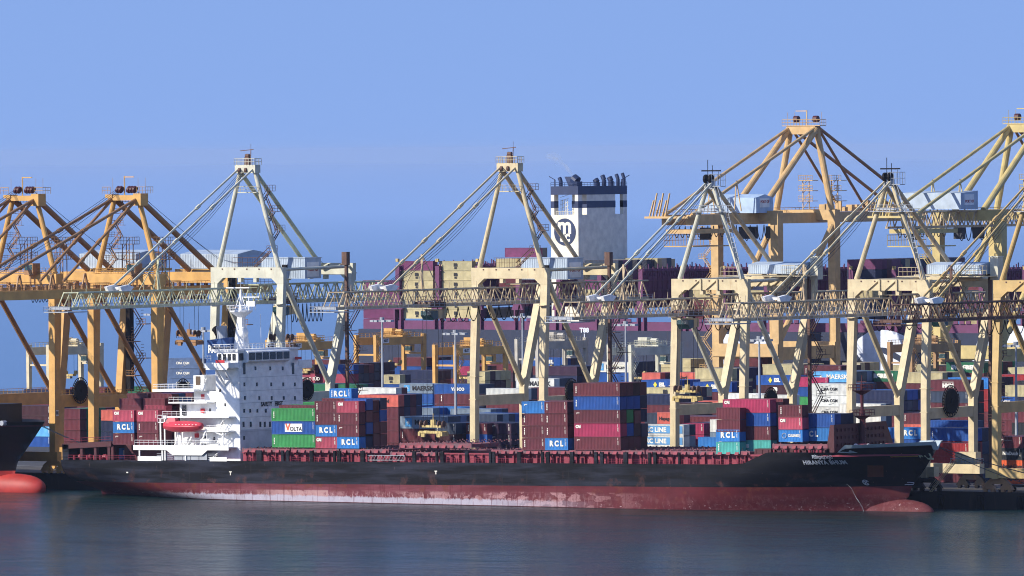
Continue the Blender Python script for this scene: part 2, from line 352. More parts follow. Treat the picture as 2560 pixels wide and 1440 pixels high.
b=MB(); ellipsoid(b,(86.5,15,-1.5),12.6,2.7,3.3,px=.62); b.build('bulbous_bow',HRED,SHIP,smooth=True)
# decks
b=MB(); b.box(-125.5,62,1.2,28.8,9.1,9.42)
pts=[(x,15-hb(x,12)+.5) for x in [62,66,70,75,80,84,88,91,94,97]]; poly=pts+[(98.6,15)]+[(x,30-y) for x,y in reversed(pts)]
b.prism(poly,'z',11.2,11.6); b.build('main_deck',MAR,SHIP)
# grey bulwark round the forecastle
b=MB()
xs=[84,86.3,88,90,92,94,95.5,97,98.2,99.2,99.9,100.3]
for sg in (1,-1):
    vs=[];fs=[]
    for i,x in enumerate(xs):
        zt=sheer(x)+.75 if x>86 else sheer(x)+.05; zl=sheer(x)-1.0 if x>86 else sheer(x)
        for dz,off in ((zl,.10),(zt,.06),(zt,-.2),(zl,-.25)): vs.append((x+(.1 if dz==zt else 0),15-sg*(hb(x,dz)+off),dz))
    for i in range(len(xs)-1):
        for k in range(4): fs.append((i*4+k,(i+1)*4+k,(i+1)*4+(k+1)%4,i*4+(k+1)%4))
    b.add(vs,fs)
b.build('bulwark',mat('bulwark_grey_blue',(176,192,200),.5,wear=.4,wcol=(150,110,90)),SHIP)
# posts and coaming between deck and hatch covers
b=MB()
for u0,u1 in ((640,653),(702,708),(714,721),(773,781),(832,837),(842,850),(900,909),(1030,1038),(1088,1093),(1100,1108),(1162,1169),(1222,1227),(1230,1236),(1292,1301),(1352,1358),(1364,1372),(1424,1433),(1485,1492),(1500,1507),(1558,1568),(1620,1626),(1633,1640),(1695,1699)):
    b=MB(); b.box(SX(u0,0),SX(u1,0),.15,.6,9.2,11.95); b.build('side_stanchion',HBLK,SHIP)
b=MB(); b.box(-76,62,2.7,3.2,9.42,11.2); b.box(-76,62,2.3,3.2,11.2,11.5)
for i in range(66):
    x=-75+i*2.1; b.box(x,x+.18,2.1,2.7,9.42,11.2)
    if i%3==0: b.tube((x+.8,1.6,9.42),(x+.8,1.6,10.7),.22,8); b.tube((x+1.5,1.7,9.42),(x+1.5,1.7,10.4),.15,6)
b.build('hatch_coaming',MAR,SHIP)
for i in range(22):
    b=MB(); x=-74+i*6.2+random.Random(i).uniform(-1,1); b.rail([(x,.5,9.42),(x+4.4,.5,9.42)],1.0,1.1,.04); b.build('deck_railing',MAR,SHIP)
b=MB(); x0=SX(920,1.2);x1=SX(1013,1.2)
b.box(x0,x1,1.0,1.1,9.9,9.98); b.box(x0,x1,1.0,1.1,10.9,11.0); b.box(x0,x1,1.0,1.9,9.8,9.86)
for i in range(13): b.beam((x0+(x1-x0)*i/12,1.05,9.9),(x0+(x1-x0)*(i+(.8 if i<12 else 0))/12,1.05,10.95),.06)
tag(b.build('gangway',GALV,SHIP),'folded silver accommodation ladder lying along the deck edge')
def hatch(X0,X1,z=11.5,Y0=1.6,Y1=28.4,par=SHIP,h=.75,shade=0):
    b=MB(); n=3
    for k in range(n):
        ya=Y0+(Y1-Y0)*k/n+.06; yb=Y0+(Y1-Y0)*(k+1)/n-.06; b.box(X0,X1,ya,yb,z,z+h-.12)
        for j in range(int((X1-X0)/1.55)): b.box(X0+.3+j*1.55,X0+.42+j*1.55,ya+.1,yb-.1,z+h-.12,z+h)
        b.box(X0,X1,ya,ya+.15,z+h-.12,z+h+.05)
    for j in range(int((X1-X0)/3.05)+1):
        for dy in range(10): 
            b.box(X0+.1+j*3.03,X0+.35+j*3.03,Y0+.2+dy*2.6,Y0+.42+dy*2.6,z+h,z+h+.22)
    o=b.build('hatch_cover',MARH,par); 
    for j in range(int((X1-X0)/2.2)):
        b=MB(); x=X0+.8+j*2.2; b.prism([(Y0-.5,z-.05),(Y0,z-.05),(Y0,z+.55),(Y0-.15,z+.55)],'x',x,x+1.0); b.build('cover_cleat',MAR,o)
    return o
MARH=mat('hatch_cover_paint',(128,62,72),.6,wear=.8,wcol=(92,84,92),thr=.42,streak=False)
hx=[-75.5,-61.8,-48.1,-34.4,-20.7,-7,6.7,20.4,34.1,47.8]
for i,x in enumerate(hx):
    if i in (3,4): continue
    hatch(x,x+13.3)
hatch(hx[3],hx[3]+13.3,10.9); hatch(hx[3]+.4,hx[3]+20.,12.55,4.5,15.,h=.95)
b=MB(); b.box(62,66.3,2.0,28,9.4,12.8); b.box(66.3,81,2.4,27.6,11.5,12.9); 
for i in range(12): b.box(62.3+i*1.6,62.5+i*1.6,1.9,2.4,11.6,12.6)
b.build('fore_hatch_coaming',MARD,SHIP); hatch(66.5,80.6,12.9,2.2,27.8,h=.9)  # darker maroon here carries the coaming's shadow in its colour
# lashing rods, small yellow gear along the hatch edges
b=MB(); rr=random.Random(4)
for i in range(85):
    x=rr.uniform(-74,60); y=rr.choice((1.8,2.2,8,14,20)); b.tube((x,y,12.2),(x+rr.uniform(-.3,.3),y,12.6+rr.uniform(0,.4)),.06,4)
b.build('lashing_gear',RUST,SHIP)
# breakwater, foremast, mooring gear
b=MB(); b.add([(81.5,3,12),(81.5,26.6,12),(81.9,26.6,12),(81.9,3,12),(81.5,3,17.9),(81.5,23.2,18.1),(81.9,23.2,18.1),(81.9,3,17.9)],[(0,3,2,1),(4,5,6,7),(0,1,5,4),(1,2,6,5),(2,3,7,6),(3,0,4,7)])
b.prism([(80.1,12),(82.2,12),(82.2,17.9),(81.2,17.9)],'y',2.4,2.95)
for i in range(13):
    for k in range(3): b.box(81.9,82.15,4+i*1.5,4.3+i*1.5,13.2+k*1.6,13.9+k*1.6)
b.build('breakwater',MARD,SHIP)
fx,fz=W(2158,1060,13)[0],14.
b=MB(); b.tube((fx,13,11.5),(fx,13,20.5),.62,10); b.tube((fx,13,20.5),(fx,13,26.2),.36,8); b.tube((fx,13,26),(fx,13,28.2),.12,5)
for z,r in ((19.6,1.9),(25,2.1)):
    b.tube((fx,13,z-.9),(fx,13,z),.5,10,r2=r); b.rail([(fx-r,13-r,z),(fx+r,13-r,z),(fx+r,13+r,z),(fx-r,13+r,z),(fx-r,13-r,z)],1.2,1,.06)
b.beam((fx-1.2,13,26.8),(fx+1.2,13,26.8),.15)
b.tube((fx+1.,12,14),(fx+1.,12,19),.07,4); b.tube((fx+1.5,12,14),(fx+1.5,12,19),.07,4)
for k in range(9): b.tube((fx+1,12,14.4+k*.5),(fx+1.5,12,14.4+k*.5),.05,4)
b.build('foremast',MARD,SHIP)
b=MB(); rr=random.Random(9)
for i in range(9):
    x=83.5+i*1.35; y=8+rr.uniform(-1,9)
    b=MB(); b.tube((x,y,12.9),(x,y+1.6,12.9),.75+.2*rr.random(),10); b.box(x-.6,x+.6,y-.4,y,11.6,13.4); b.box(x-.5,x+.5,y+1.6,y+2,11.6,13.3); b.build('mooring_winch',MAR,SHIP)
for x,y in ((66,2.5),(69,2.5),(72.5,2.2),(76,2.4),(78,2.3),(85,5),(88,6),(91,8)): b=MB(); b.tube((x,y,11.4),(x,y,12.6),.35,8); b.tube((x+.9,y,11.4),(x+.9,y,12.6),.35,8); b.build('mooring_bollard',MAR,SHIP)
for i in range(4): b=MB(); b.tube((84.2+i*3.2,7.5,13.0),(84.5+i*3.2,7.5,13.0),.8,12); b.build('winch_drum',WHT,SHIP)
# stern: open mooring deck under a dark roof
b=MB(); b.box(-126.4,-124.6,1.2,28.8,9.3,13.0); b.build('stern_plate',HBLK,SHIP)
b=MB(); b.box(-126.4,-112.3,1.4,28.6,12.6,13.2); b.add([(-126.4,1.2,13.2),(-112.3,1.2,13.7),(-112.3,1.5,13.7),(-126.4,1.5,13.2),(-126.4,1.2,12.0),(-112.3,1.2,12.6),(-112.3,1.5,12.6),(-126.4,1.5,12.0)],[(0,1,2,3),(7,6,5,4),(0,4,5,1),(1,5,6,2),(2,6,7,3),(3,7,4,0)])
for x in (-121.5,-117.5,-113.6,-112.6): b.box(x,x+.7,1.5,2.4,9.4,12.6)
b.box(-112.3,-98,6,28,9.4,12.9); b.box(-124,-112.5,14,14.5,9.4,12.6)
b.build('mooring_deck_house',MARD,SHIP)
b=MB()
for i in range(10): b.tube((-123.5+i*1.25,1.9+(i%3),9.4),(-123.5+i*1.25,1.9+(i%3),10.5),.3,8)
for i in range(5): b.tube((-123+i*2.3,3.2,10.2),(-122+i*2.3,3.2,10.2),.6,10)
b.build('mooring_bollard',MAR,SHIP)
b=MB(); b.rail([(-126,1.4,13.2),(-112.5,1.4,13.7)],1.1,1.6); b.rail([(-124.5,.9,9.5),(-105,.9,9.5)],1.1,1.6); b.build('stern_railing',MAR,SHIP)
# ------------------------------------------------ accommodation block
AX0,AX1=-83.6,-77.0; AY0,AY1=3.,26.6
acc=MB()
acc.box(AX0,AX1,AY0,AY1,9.4,30.2)
a2=MB(); 
for z0,z1,x0 in ((9.4,12.3,-98.5),(12.7,15.9,-96.2),(16.2,19.1,-94.6),(19.4,22.3,-94.6),(22.6,25.0,-90.3)):
    acc.box(x0,AX0-.003,AY0+.9 if z0<22 else AY0+.6,AY1,z0,z1)
blk=acc.build('accommodation_block',WHT,SHIP)
b=MB()   # deck slabs with overhang
for z,x0,x1,y0 in ((12.35,-104.8,-77.9,.0),(16.0,-89,-78.4,.6),(19.15,-97,-78.2,.5),(22.35,-95.5,-84.6,.9),(25.0,-99.5,-87.8,.3)):
    b.box(x0,x1,y0,12 if x0<-98 else AY0+1.2,z,z+.3 if z!=25.0 else z+.55)
b.build('side_deck',WHT,SHIP)
b=MB(); xa,xb=-104.9,-77.9; xm0,xm1=SX(425,0),SX(552,0); q0,q1=xm0-3.2,xm1+3.3; q0=SX(417,0);q1=SX(520,0)
zt=13.0; b.prism([(xa,zt-1.1),(q0,zt-1.1),(q0+1.8,zt-2.25),(q1-1.6,zt-2.25),(q1,zt-1.1),(xb,zt-1.1),(xb,zt),(xa,zt)],'y',-.15,.0)
b.box(SX(345,0),SX(404,0),-.1,0,9.45,10.5); b.box(SX(525,0),SX(568,0),-.1,0,9.45,10.4)
for u in (347,404,411,462): b.box(SX(u,0),SX(u,0)+.35,.02,.35,9.4,12.4)
b.build('side_bulwark',WHT2,SHIP)
b=MB()
for z,pts in ((13.,[(-104.6,0),(-78,0)]),(16.3,[(-89,.7),(-78.5,.7)]),(19.45,[(-97,.6),(-78.3,.6)]),(22.65,[(-95.4,1),(-85,1)]),(25.55,[(-99.4,.4),(-88,.4)]),(34.4,[(-83.2,1.5),(-78.2,1.5),(-77.6,24)])):
    b.rail([(x,y,z) for x,y in pts],1.1,1.3,.05)
b.rail([(-99.4,.4,25.55),(-99.4,9,25.55)],1.1,1.3,.05); b.rail([(-104.6,0,13),(-104.6,10,13)],1.1,1.3,.05)
b.rail([(-82,-.8,31.9),(-84,-.8,31.9),(-84,2,31.9)],1.1,1.,.05); b.rail([(-83.2,1.5,34.4),(-83.2,24,34.4)],1.1,1.3,.05)
b.build('white_railing',WHT,SHIP)
b=MB(); b.box(AX1+.003,AX1+.02,AY0+.3,AY0+12,11.9,16.4); b.build('repaint_patch',mat('grey_white_repaint',(196,200,206),.5,wear=.2),SHIP)
for zz in (15.9,19.1,22.3,25.,28.): b=MB(); b.box(AX1+.021,AX1+.035,AY0,AY1,zz,zz+.06); b.build('plate_seam',GALV,SHIP)
# bridge
b=MB(); b.box(-83.2,-77.2,3.0,25.4,30.2,34.3)
b.prism([(-77.2,31.2),(-76.2,31.5),(-76.0,31.7),(-76.0,33.8),(-77.2,34.3)],'y',5.2,20.8)
b.box(-84.4,-77.0,2.6,25.8,33.9,34.4); 
b.build('wheelhouse',WHT,SHIP)
b=MB(); b.box(-83.5,-77.0,-.9,3.,30.35,31.5); b.box(-83.9,-83.5,-.9,3,30.3,31.4); b.prism([(-77.2,30.35),(-83.5,30.35),(-83.5,29.9),(-77.6,29.9)],'y',-.8,3)
b.beam((-81.,-.3,30),(-81.,3.,26.2),.35); b.beam((-78.6,-.3,30),(-78.6,3.,26.2),.35)
b.build('bridge_wing',WHT,SHIP)
b=MB(); b.box(-77.25,-76.95,25.4,30.2,29.6,31.4); b.build('bridge_wing',WHT,SHIP)
b=MB(); 
for i in range(6):
    y0=5.5+i*2.55; q=MB(); q.box(-75.99,-75.9,y0,y0+2.15,31.95,33.55); q.build('bridge_window',GLS,SHIP)
b.box(-77.19,-77.1,3.4,4.9,31.9,33.5); 
for i in range(4): q=MB(); q.box(-82.8+i*1.35,-81.9+i*1.35,2.92,2.99,31.9,33.4); q.build('bridge_window',GLS,SHIP)
b.build('bridge_window',GLS,SHIP)
b=MB(); b.box(-80.5,-78,-.98,-.9,31.5,32.1); b.box(-76.7,-76.3,23.5,25.4,31.6,32.2); b.build('wing_marker',RED,SHIP)
# windows on the forward face: rows of small dark scuttles
FW=[(918,[(613,1),(641,0),(678,0),(709,0),(735,1)]),(958,[(613,0),(644,0),(680,0),(710,0),(739,0)]),(992,[(614,0),(650,0),(681,0),(711,0),(739,0)]),(1024,[(612,0),(627,0),(645,0),(666,0),(691,0),(712,0),(729,0),(744,0)]),(1058,[(610,2),(628,2),(652,2),(663,2),(676,2)]),(1092,[(611,0)])]
k=0
for v,row in FW:
    b=MB()
    for u,t in row:
        y,z=WX(u,v+ (12 if False else 3),AX1); z-=TRIM*AX1; hw,hh=((.32,.42),(.42,1.3),(.34,.6))[t]
        b=MB(); b.box(AX1+.003,AX1+.05,y-hw,y+hw,z-hh,z+hh); b.build('cabin_window',GLS,SHIP)
for x,z in ((-80.3,28.4),(-82.4,25.2),(-81,22.),(-86,20.8),(-82,17.8),(-88.5,24.0),(-85,14.4)):
    b=MB(); b.box(x-.25,x+.25,AY0-.05 if x>-83.6 else AY0+.85,AY0-.003 if x>-83.6 else AY0+.9,z-.35,z+.35); b.build('side_window',GLS,SHIP)
for x,z0,h in ((-88.3,13.05,1.9),(-93.8,19.6,2.3),(-95.6,9.6,2.2),(-83.9,9.6,2.2)): b=MB(); b.box(x,x+1.1,AY0+.6,AY0+.88,z0,z0+h); b.build('side_door',GLS,SHIP)
b=MB(); b.box(-89.6,-86.5,AY0-.4,AY0+8,25.1,28.6); b.build('engine_casing',WHT,SHIP)
b=MB(); b.box(-88.9,-87.6,AY0-.5,AY0-.42,26.4,28.4); b.build('casing_window',mat('casing_shutter',(90,70,50),.6),SHIP)
for x,z in ((-88.2,23.4),(-88.4,20.2),(-90.2,14.6)):
    b=MB(); b.box(x,x+.9,AY0+.45,AY0+.88,z,z+.95); b.build('fire_hose_box',RED,SHIP)
def stair(mb,x0,z0,x1,z1,y,w=.8,r=.06):
    n=max(3,int(abs(z1-z0)/.45))
    for yy in (y,y+w): mb.beam((x0,yy,z0),(x1,yy,z1),.1,.18); mb.tube((x0,yy,z0+1),(x1,yy,z1+1),r*.7,4)
    for i in range(n+1): 
        t=i/n; mb.box(min(x0+(x1-x0)*t-.12,x0+(x1-x0)*t+.12),x0+(x1-x0)*t+.12,y,y+w,z0+(z1-z0)*t-.03,z0+(z1-z0)*t+.03)
b=MB(); stair(b,-79.9,19.2,-82.3,16.1,1.3); stair(b,-80.5,12.2,-84.4,9.5,1.0); stair(b,-86.0,28.,-88.8+1.5,25.5,2.); stair(b,-79.3,15.9,-82.8,12.9,1.2); b.build('outside_stair',WHT,SHIP)
b=MB()
for x in (-85.6,-84.6): b.beam((x,.7,13),(x,.7,15.7),.14)
for p in (((-97.6,.6,13),(-97.6,.6,19)),((-96.4,.6,13),(-96.4,.6,19)),((-93.6,.6,13),(-92.2,.6,16.2)),((-91.6,.6,13),(-92.2,.6,16.2)),((-86.4,.6,13),(-84.6,.6,16.6)),((-82.6,1,16),(-80.2,1,15.2)),((-80.2,1,13),(-80.2,1,16)),((-90,.6,13),(-88.8,.6,14.9))): b.beam(p[0],p[1],.28)
for x0 in (-98.2,): b.box(x0,x0+2.4,.4,2,18.0,18.2); b.rail([(x0,.4,18.2),(x0+2.4,.4,18.2)],1.5,.8,.07)
b.tube((-86.3,1,13.9),(-83.9,1,13.9),.6,12); b.tube((-91,1.2,13.9),(-90,1.2,13.9),.9,12)
b.build('lifeboat_davit',WHT,SHIP)
b=MB()
for i in range(4): b.box(-93.6+i*2.35,-91.4+i*2.35,.3,.4,9.7,11.2)
for k in range(4): b.box(-98.6,-94,.35,.42,9.8+k*.4,9.9+k*.4); b.box(-84.1,-81.8,.35,.42,9.8+k*.4,9.9+k*.4)
b.build('raft_rack',GALV,SHIP)
# lifeboat: hull + canopy + cabin
b=MB(); xa,xb=-96.0,-85.2; n=17; prof=[]
for i in range(n):
    t=i/(n-1); x=xa+(xb-xa)*t; k=math.sin(math.pi*min(1,max(0,(t*.94+.03))))**.42; wy=1.35*k; zl=15.9+.75*(abs(t-.5)*2)**3; zc=17.2+.18*(abs(t-.5)*2)**2; zh=18.5-.5*(abs(t-.45)*1.8)**3
    prof.append([(x,-.1-0*wy,zl),(x,-.1-wy*.75,zl+.25),(x,-.1-wy,zc-.08),(x,-.1-wy*1.06,zc),(x,-.1-wy*.93,zc+.1),(x,-.1-wy*.72,zh-.2),(x,-.1,zh),(x,-.1+wy*.72,zh-.2),(x,-.1+wy*.93,zc+.1),(x,-.1+wy*1.06,zc),(x,-.1+wy,zc-.08),(x,-.1+wy*.75,zl+.25)])
m_=len(prof[0]); b.add([p for r in prof for p in r],[(i*m_+k,(i+1)*m_+k,(i+1)*m_+(k+1)%m_,i*m_+(k+1)%m_) for i in range(n-1) for k in range(m_)]+[tuple(range(m_)),tuple(range((n-1)*m_+m_-1,(n-1)*m_-1,-1))])
lb=b.build('lifeboat_hull',LBR,None,smooth=True)
LB=empty('lifeboat',(0,0,0),'pinkish red enclosed lifeboat hanging in davits beside the white bridge block','lifeboat'); LB.rotation_euler=(0,-TRIM,0); lb.parent=LB
b=MB(); b.post(-93.6,-.1,17.9,3.,1.7,-93.5,-.1,19.2,1.9,1.2); b.build('conning_cabin',LBR,LB)
b=MB()
for i in range(7): b.box(-92+i*.95,-91.6+i*.95,-1.32,-1.28,17.6,17.72)
b.build('grab_strip',WHT2,LB)
# mast, radome, funnel
mx=SX(607,15,850); b=MB()
b.post(mx,15,34.4,2.6,2.6,mx,15,42.6,1.1,1.1); b.tube((mx,15,41.5),(mx,15,42.6),1.,12,r2=2.6); b.tube((mx,15,42.6),(mx,15,42.9),2.6,12)
b.rail([(mx-2.5,13,42.9),(mx+2.5,13,42.9),(mx+2.5,17,42.9),(mx-2.5,17,42.9),(mx-2.5,13,42.9)],1.1,.9,.06)
b.post(mx,15,42.9,.8,.8,mx,15,47.6,.35,.35); b.box(mx-4.,mx+2.6,14.7,14.95,47.9,48.15); b.box(mx-.5,mx+5.,15.2,15.45,45.8,46.0); b.beam((mx+2,15.3,42.9),(mx+2,15.3,45.8),.15); b.box(mx+2.2,mx+4.6,14,14.5,43.8,45)
b.beam((mx-1.8,15,42.9),(mx-.2,15,46.8),.12); b.beam((mx+1.5,15,42.9),(mx+.1,15,46.8),.12); b.tube((mx,15,47.6),(mx,15,49.6),.06,4)
for x,y in ((mx+2.8,12),(mx+3.2,18)): b.tube((x,y,34.4),(x,y,42),.06,4)
b.build('radar_mast',WHT,SHIP)
b=MB(); ellipsoid(b,(mx+1.9,13.2,38.0),1.15,1.15,1.25,16,10); b.build('satellite_dome',WHT2,SHIP,smooth=True)
fx0,fx1=SX(521,13,880),SX(573,13,880)
b=MB(); b.hexa([(fx0-.5,12.5,25),(fx1+1,12.5,25),(fx1+1,19,25),(fx0-.5,19,25)],[(fx0+.4,12.5,36.3),(fx1+.8,12.5,36.9),(fx1+.8,19,36.9),(fx0+.4,19,36.3)])
fun=b.build('funnel',BLUF,SHIP)
b=MB(); b.tube((fx0+2.6,15,36),(fx0+1.2,15,38.2),.7,12); b.tube((fx0+1.4,15,38.2),(fx0+.6,15,38.9),.75,12)
for i in range(4): b.tube((fx0+4.8+i*.8,15.5,36),(fx0+4.4+i*.8,15.5,39.1-.2*i),.35,8)
b.build('exhaust_pipe',DARK,fun)
b=MB(); b.tube((fx0+3.4,14.5,36),(fx0+3.0,14.5,39.4),1.25,14); b.build('exhaust_uptake',GALV,fun)
text('RCL',(fx0+2.7,12.40,34.2),2.5,fun,.07,.9,space=1.05)
text('SAFETY   FIRST',(AX1+.06,WX(681,1003,AX1)[0],21.85),1.35,SHIP,.045,.92,INKD,'+X')
text('HIRANYA BHUM',(-81.0,1.5,34.75),.7,SHIP,.02,1,INKD)
# hull lettering laid on the plating
def hull_text(s,u,v,size,bold,m_=INK,sx=1.,space=1.,name='lettering'):
    Yg=0
    for _ in range(5):
        X,Z=SW(u,v,Yg); Yg=15-hb(X,Z)-.06
    src=text_mesh(s,size,bold,sx,m_,space=space); me=src.copy()
    for q in me.vertices:
        x=X+q.co.x; z=Z+q.co.z; off=-.05 if q.co.y<0 else -.005
        q.co=Vector((x,15-hb(x,z)+off,z))
    o=bpy.data.objects.new(name,me); COL.objects.link(o); o.parent=SHIP; return o
INKH=mat('hull_lettering',(190,196,205),.6,wear=.4,wcol=(90,90,100))
hull_text('HIRANYA BHUM',2061,1157,1.15,.05,INKH,.98,1.1); hull_text('หิรัญญาภูมิ',2056,1143,1.0,.03,INKH,1.0)
hull_text('T',576,1184,1.1,.06,INK); hull_text('T',1090,1182,1.0,.06,INK); hull_text('-',318,1180,1.6,.06); hull_text('RCL',2311,1140,2.7,.08,mat('bow_lettering',(178,182,150),.6),.45)
def hull_patch(poly,m_,name):
    mb=MB(); 
    Yg=3; pts=[]
    for u,v in poly:
        Yg=3
        for _ in range(8): X,Z=SW(u,v,Yg); Yg=15-hb(X,Z)-.05
        pts.append((X,Yg,Z))
    mb.add(pts,[tuple(range(len(pts)))]); return mb.build(name,m_,SHIP)
YEM=mat('emblem_yellow',(168,130,40),.6); REM=mat('emblem_red',(140,36,30),.6); ORM=mat('patch_brown',(92,42,20),.6,wear=.5,wcol=(60,20,14))
for i in range(8):   # bow flash: yellow over red
    u0=2228+i*9.; u1=u0+9; hull_patch([(u0,1138+.35*(8-i)*0),(u1,1138-.1*i),(u1,1143),(u0,1143)],YEM,'bow_stripe')
    hull_patch([(u0+2+i*.2,1143.2),(u1+2,1143.2),(u1+2,1149+.2*i),(u0+2,1148+.2*i)],REM,'bow_stripe')
for i in range(4): hull_patch([(2170+i*10,1162+0*i),(2180+i*10,1162),(2180+i*10,1193),(2170+i*10,1193)],ORM,'primer_patch')
# thruster mark (ring with cross) and bulb mark
X,Z=SW(2143,1208,6)
mb=MB()
def onhull(x,z,off=.05): return (x,15-hb(x,z)-off,z)
for i in range(20):
    a=2*math.pi*i/20;b_=2*math.pi*(i+1)/20
    mb.add([onhull(X+.62*math.cos(a),Z+.62*math.sin(a)),onhull(X+.62*math.cos(b_),Z+.62*math.sin(b_)),onhull(X+.45*math.cos(b_),Z+.45*math.sin(b_)),onhull(X+.45*math.cos(a),Z+.45*math.sin(a))],[(0,1,2,3)])
for a in (R(45),R(135)):
    c_,s_=math.cos(a),math.sin(a); mb.add([onhull(X+c_*.5-s_*.1,Z+s_*.5+c_*.1,.06),onhull(X-c_*.5-s_*.1,Z-s_*.5+c_*.1,.06),onhull(X-c_*.5+s_*.1,Z-s_*.5-c_*.1,.06),onhull(X+c_*.5+s_*.1,Z+s_*.5-c_*.1,.06)],[(0,1,2,3)])
X,Z=SW(2240,1211,9)
for a,b_ in (((-.9,-.25),(.7,-.25)),((.7,-.25),(.9,.1)),((.9,.1),(.2,.25)),((.2,.25),(-.3,.25))):
    p=onhull(X+a[0],Z+a[1]);q_=onhull(X+b_[0],Z+b_[1]); mb.tube(p,q_,.07,4)
mb.build('thruster_mark',INKH,SHIP)
mb=MB(); 
for i in range(26):   # draught marks and water trickle
    t=i/26; X,Z=SW(2112+14*t**.6,1212+72*t,7); mb.box(X-.05,X+.05,15-hb(X,Z)-.04,15-hb(X,Z)+.1,Z-.05,Z+.05)
mb.build('draught_mark',INKH,SHIP)
# mooring lines
def cat_line(p,q,sag,n=14):
    return [Vector(p).lerp(Vector(q),i/n)-Vector((0,0,sag*4*(i/n)*(1-i/n))) for i in range(n+1)]
b=MB()
for q_ in ((118,QE+.5,QZ+.6),(134,QE+.5,QZ+.6),(135,QE+.5,QZ+.6)): b.line(cat_line((99.5,15.6,14.0),q_,1.0),.07)
tag(b.build('mooring_line',ROPE),'pale ropes running from the named bow down to the quay','mooring line')
# neighbouring ship bow at the left edge
NB=empty('moored_ship',(0,0,0),'black ship bow with bright red bulb at the left edge of the photo','ship')
NST=[(-3,-153),(1,-152.4),(4.8,-151.3),(6.5,-151.0),(11.1,-146.9),(16.3,-142.5)]
def nhb(x,z):
    xs=interp(z,NST); x0=xs-interp(z,[(0,48),(8,34),(16,24)]); h=15.
    if x>x0: h*=max(0,1-((x-x0)/(xs-x0))**interp(z,[(0,1.6),(16,2.2)]))
    return max(h,.02)
def nhull(zs,name,m):
    mb=MB(); X=[-260,-230,-215,-205]+[-200+i*2.5 for i in range(17)]+[-158+i for i in range(17)]; n=len(zs)
    for sg in (1,-1):
        vs=[]
        for x in X:
            for z in zs: xe=min(x,interp(z,NST)); vs.append((xe,15-sg*nhb(xe-.02,z),z))
        mb.add(vs,[(i*n+k,(i+1)*n+k,(i+1)*n+k+1,i*n+k+1) for i in range(len(X)-1) for k in range(n-1)])
    mb.build(name,m,NB,smooth=True)
NRED=mat('bright_red_antifouling',(168,52,46),.55,wear=.3,wcol=(150,50,50))
NBLK=mat('black_bow_paint',(16,16,18),.5,wear=.1)
nhull([16.3,14,12,9.5,7,4.9],'hull_topside',NBLK); nhull([4.9,3.5,2,.5,-1,-3],'hull_bottom',NRED)
b=MB(); ellipsoid(b,(-154.5,15,1.0),11.8,2.9,3.3,px=.6); b.build('bulbous_bow',NRED,NB,smooth=True)
b=MB(); b.prism([(x,15-nhb(x,16)+.4) for x in (-260,-170,-160,-154,-150,-147,-145)]+[(-143.2,15)]+[(x,15+nhb(x,16)-.4) for x in (-145,-147,-150,-154,-160,-170,-260)],'z',15.2,15.5); b.build('forecastle_deck',MARD,NB)
b=MB(); b.prism([(-190,15.4),(-154.3,15.4),(-156.5,20.2),(-190,20.5)],'y',6,6.6); b.box(-190,-156.5,6.6,24,15.4,20.1); b.build('forecastle_wall',NBLK,NB)
b=MB()
for i in range(5): b.tube((-157+i*2.,5.2+.5*i,16.1),(-157+i*2.,6.6+.5*i,16.1),.6,10)
b.build('mooring_winch',GALV,NB)
b=MB()
for dy in (0,.6): b.line(cat_line((-143.5,15+dy,15.2),(-112,QE+.5,QZ+.6),1.6),.07)
tag(b.build('mooring_line',ROPE),'ropes running right from the tip of the black bow at the left edge','mooring line')
# ------------------------------------------------------------------ ship-to-shore cranes
YR=34.
def truss(b,w0,w1,z0,z1,xs,pan,r,rc,taper=0):
    n=max(2,int(abs(w1-w0)/pan)); 
    for x in xs:
        b.tube((x,w0+taper,z1),(x,w1,z1),rc,6); 
        for i in range(n):
            a=w0+(w1-w0)*i/n; c=w0+(w1-w0)*(i+1)/n; m_=(a+c)/2
            b.tube((x,a,z0),(x+(.35 if x<0 else -.35),m_,z1),r,5,cap=False); b.tube((x+(.35 if x<0 else -.35),m_,z1),(x,c,z0),r,5,cap=False)
            if i%2==0: b.tube((x,m_,z0),(x,m_,z1),r*.6,4,cap=False)
    for i in range(n+1):
        a=w0+(w1-w0)*i/n
        if i%2==0: b.tube((xs[0],a,z1),(xs[-1],a,z1),r*.8,4,cap=False)
        else: b.tube((xs[0],a,z1),(xs[-1],a+(w1-w0)/n,z1),r*.6,4,cap=False)
def festoon(b,x,w0,w1,z,drop,n,r=.12):
    for i in range(n):
        a=w0+(w1-w0)*i/n; c=w0+(w1-w0)*(i+1)/n
        b.line([(x,a+(c-a)*t/8,z-drop*(1-(2*t/8-1)**2)**.8) for t in range(9)],r)
def zigzag(b,pts,wd=1.,r=.085):
    for (x0,y0,z0),(x1,y1,z1) in zip(pts,pts[1:]):
        b.beam((x0,y0,z0),(x1,y1,z1),.12,.2); b.beam((x0,y0+wd,z0),(x1,y1+wd,z1),.12,.2)
        b.tube((x0,y0,z0+1.05),(x1,y1,z1+1.05),r,4); n=int(max(3,abs(z1-z0)/.7))
        for i in range(1,n): t=i/n; b.tube((x0+(x1-x0)*t,y0,z0+(z1-z0)*t),(x0+(x1-x0)*t,y0+wd,z0+(z1-z0)*t),.06,4)
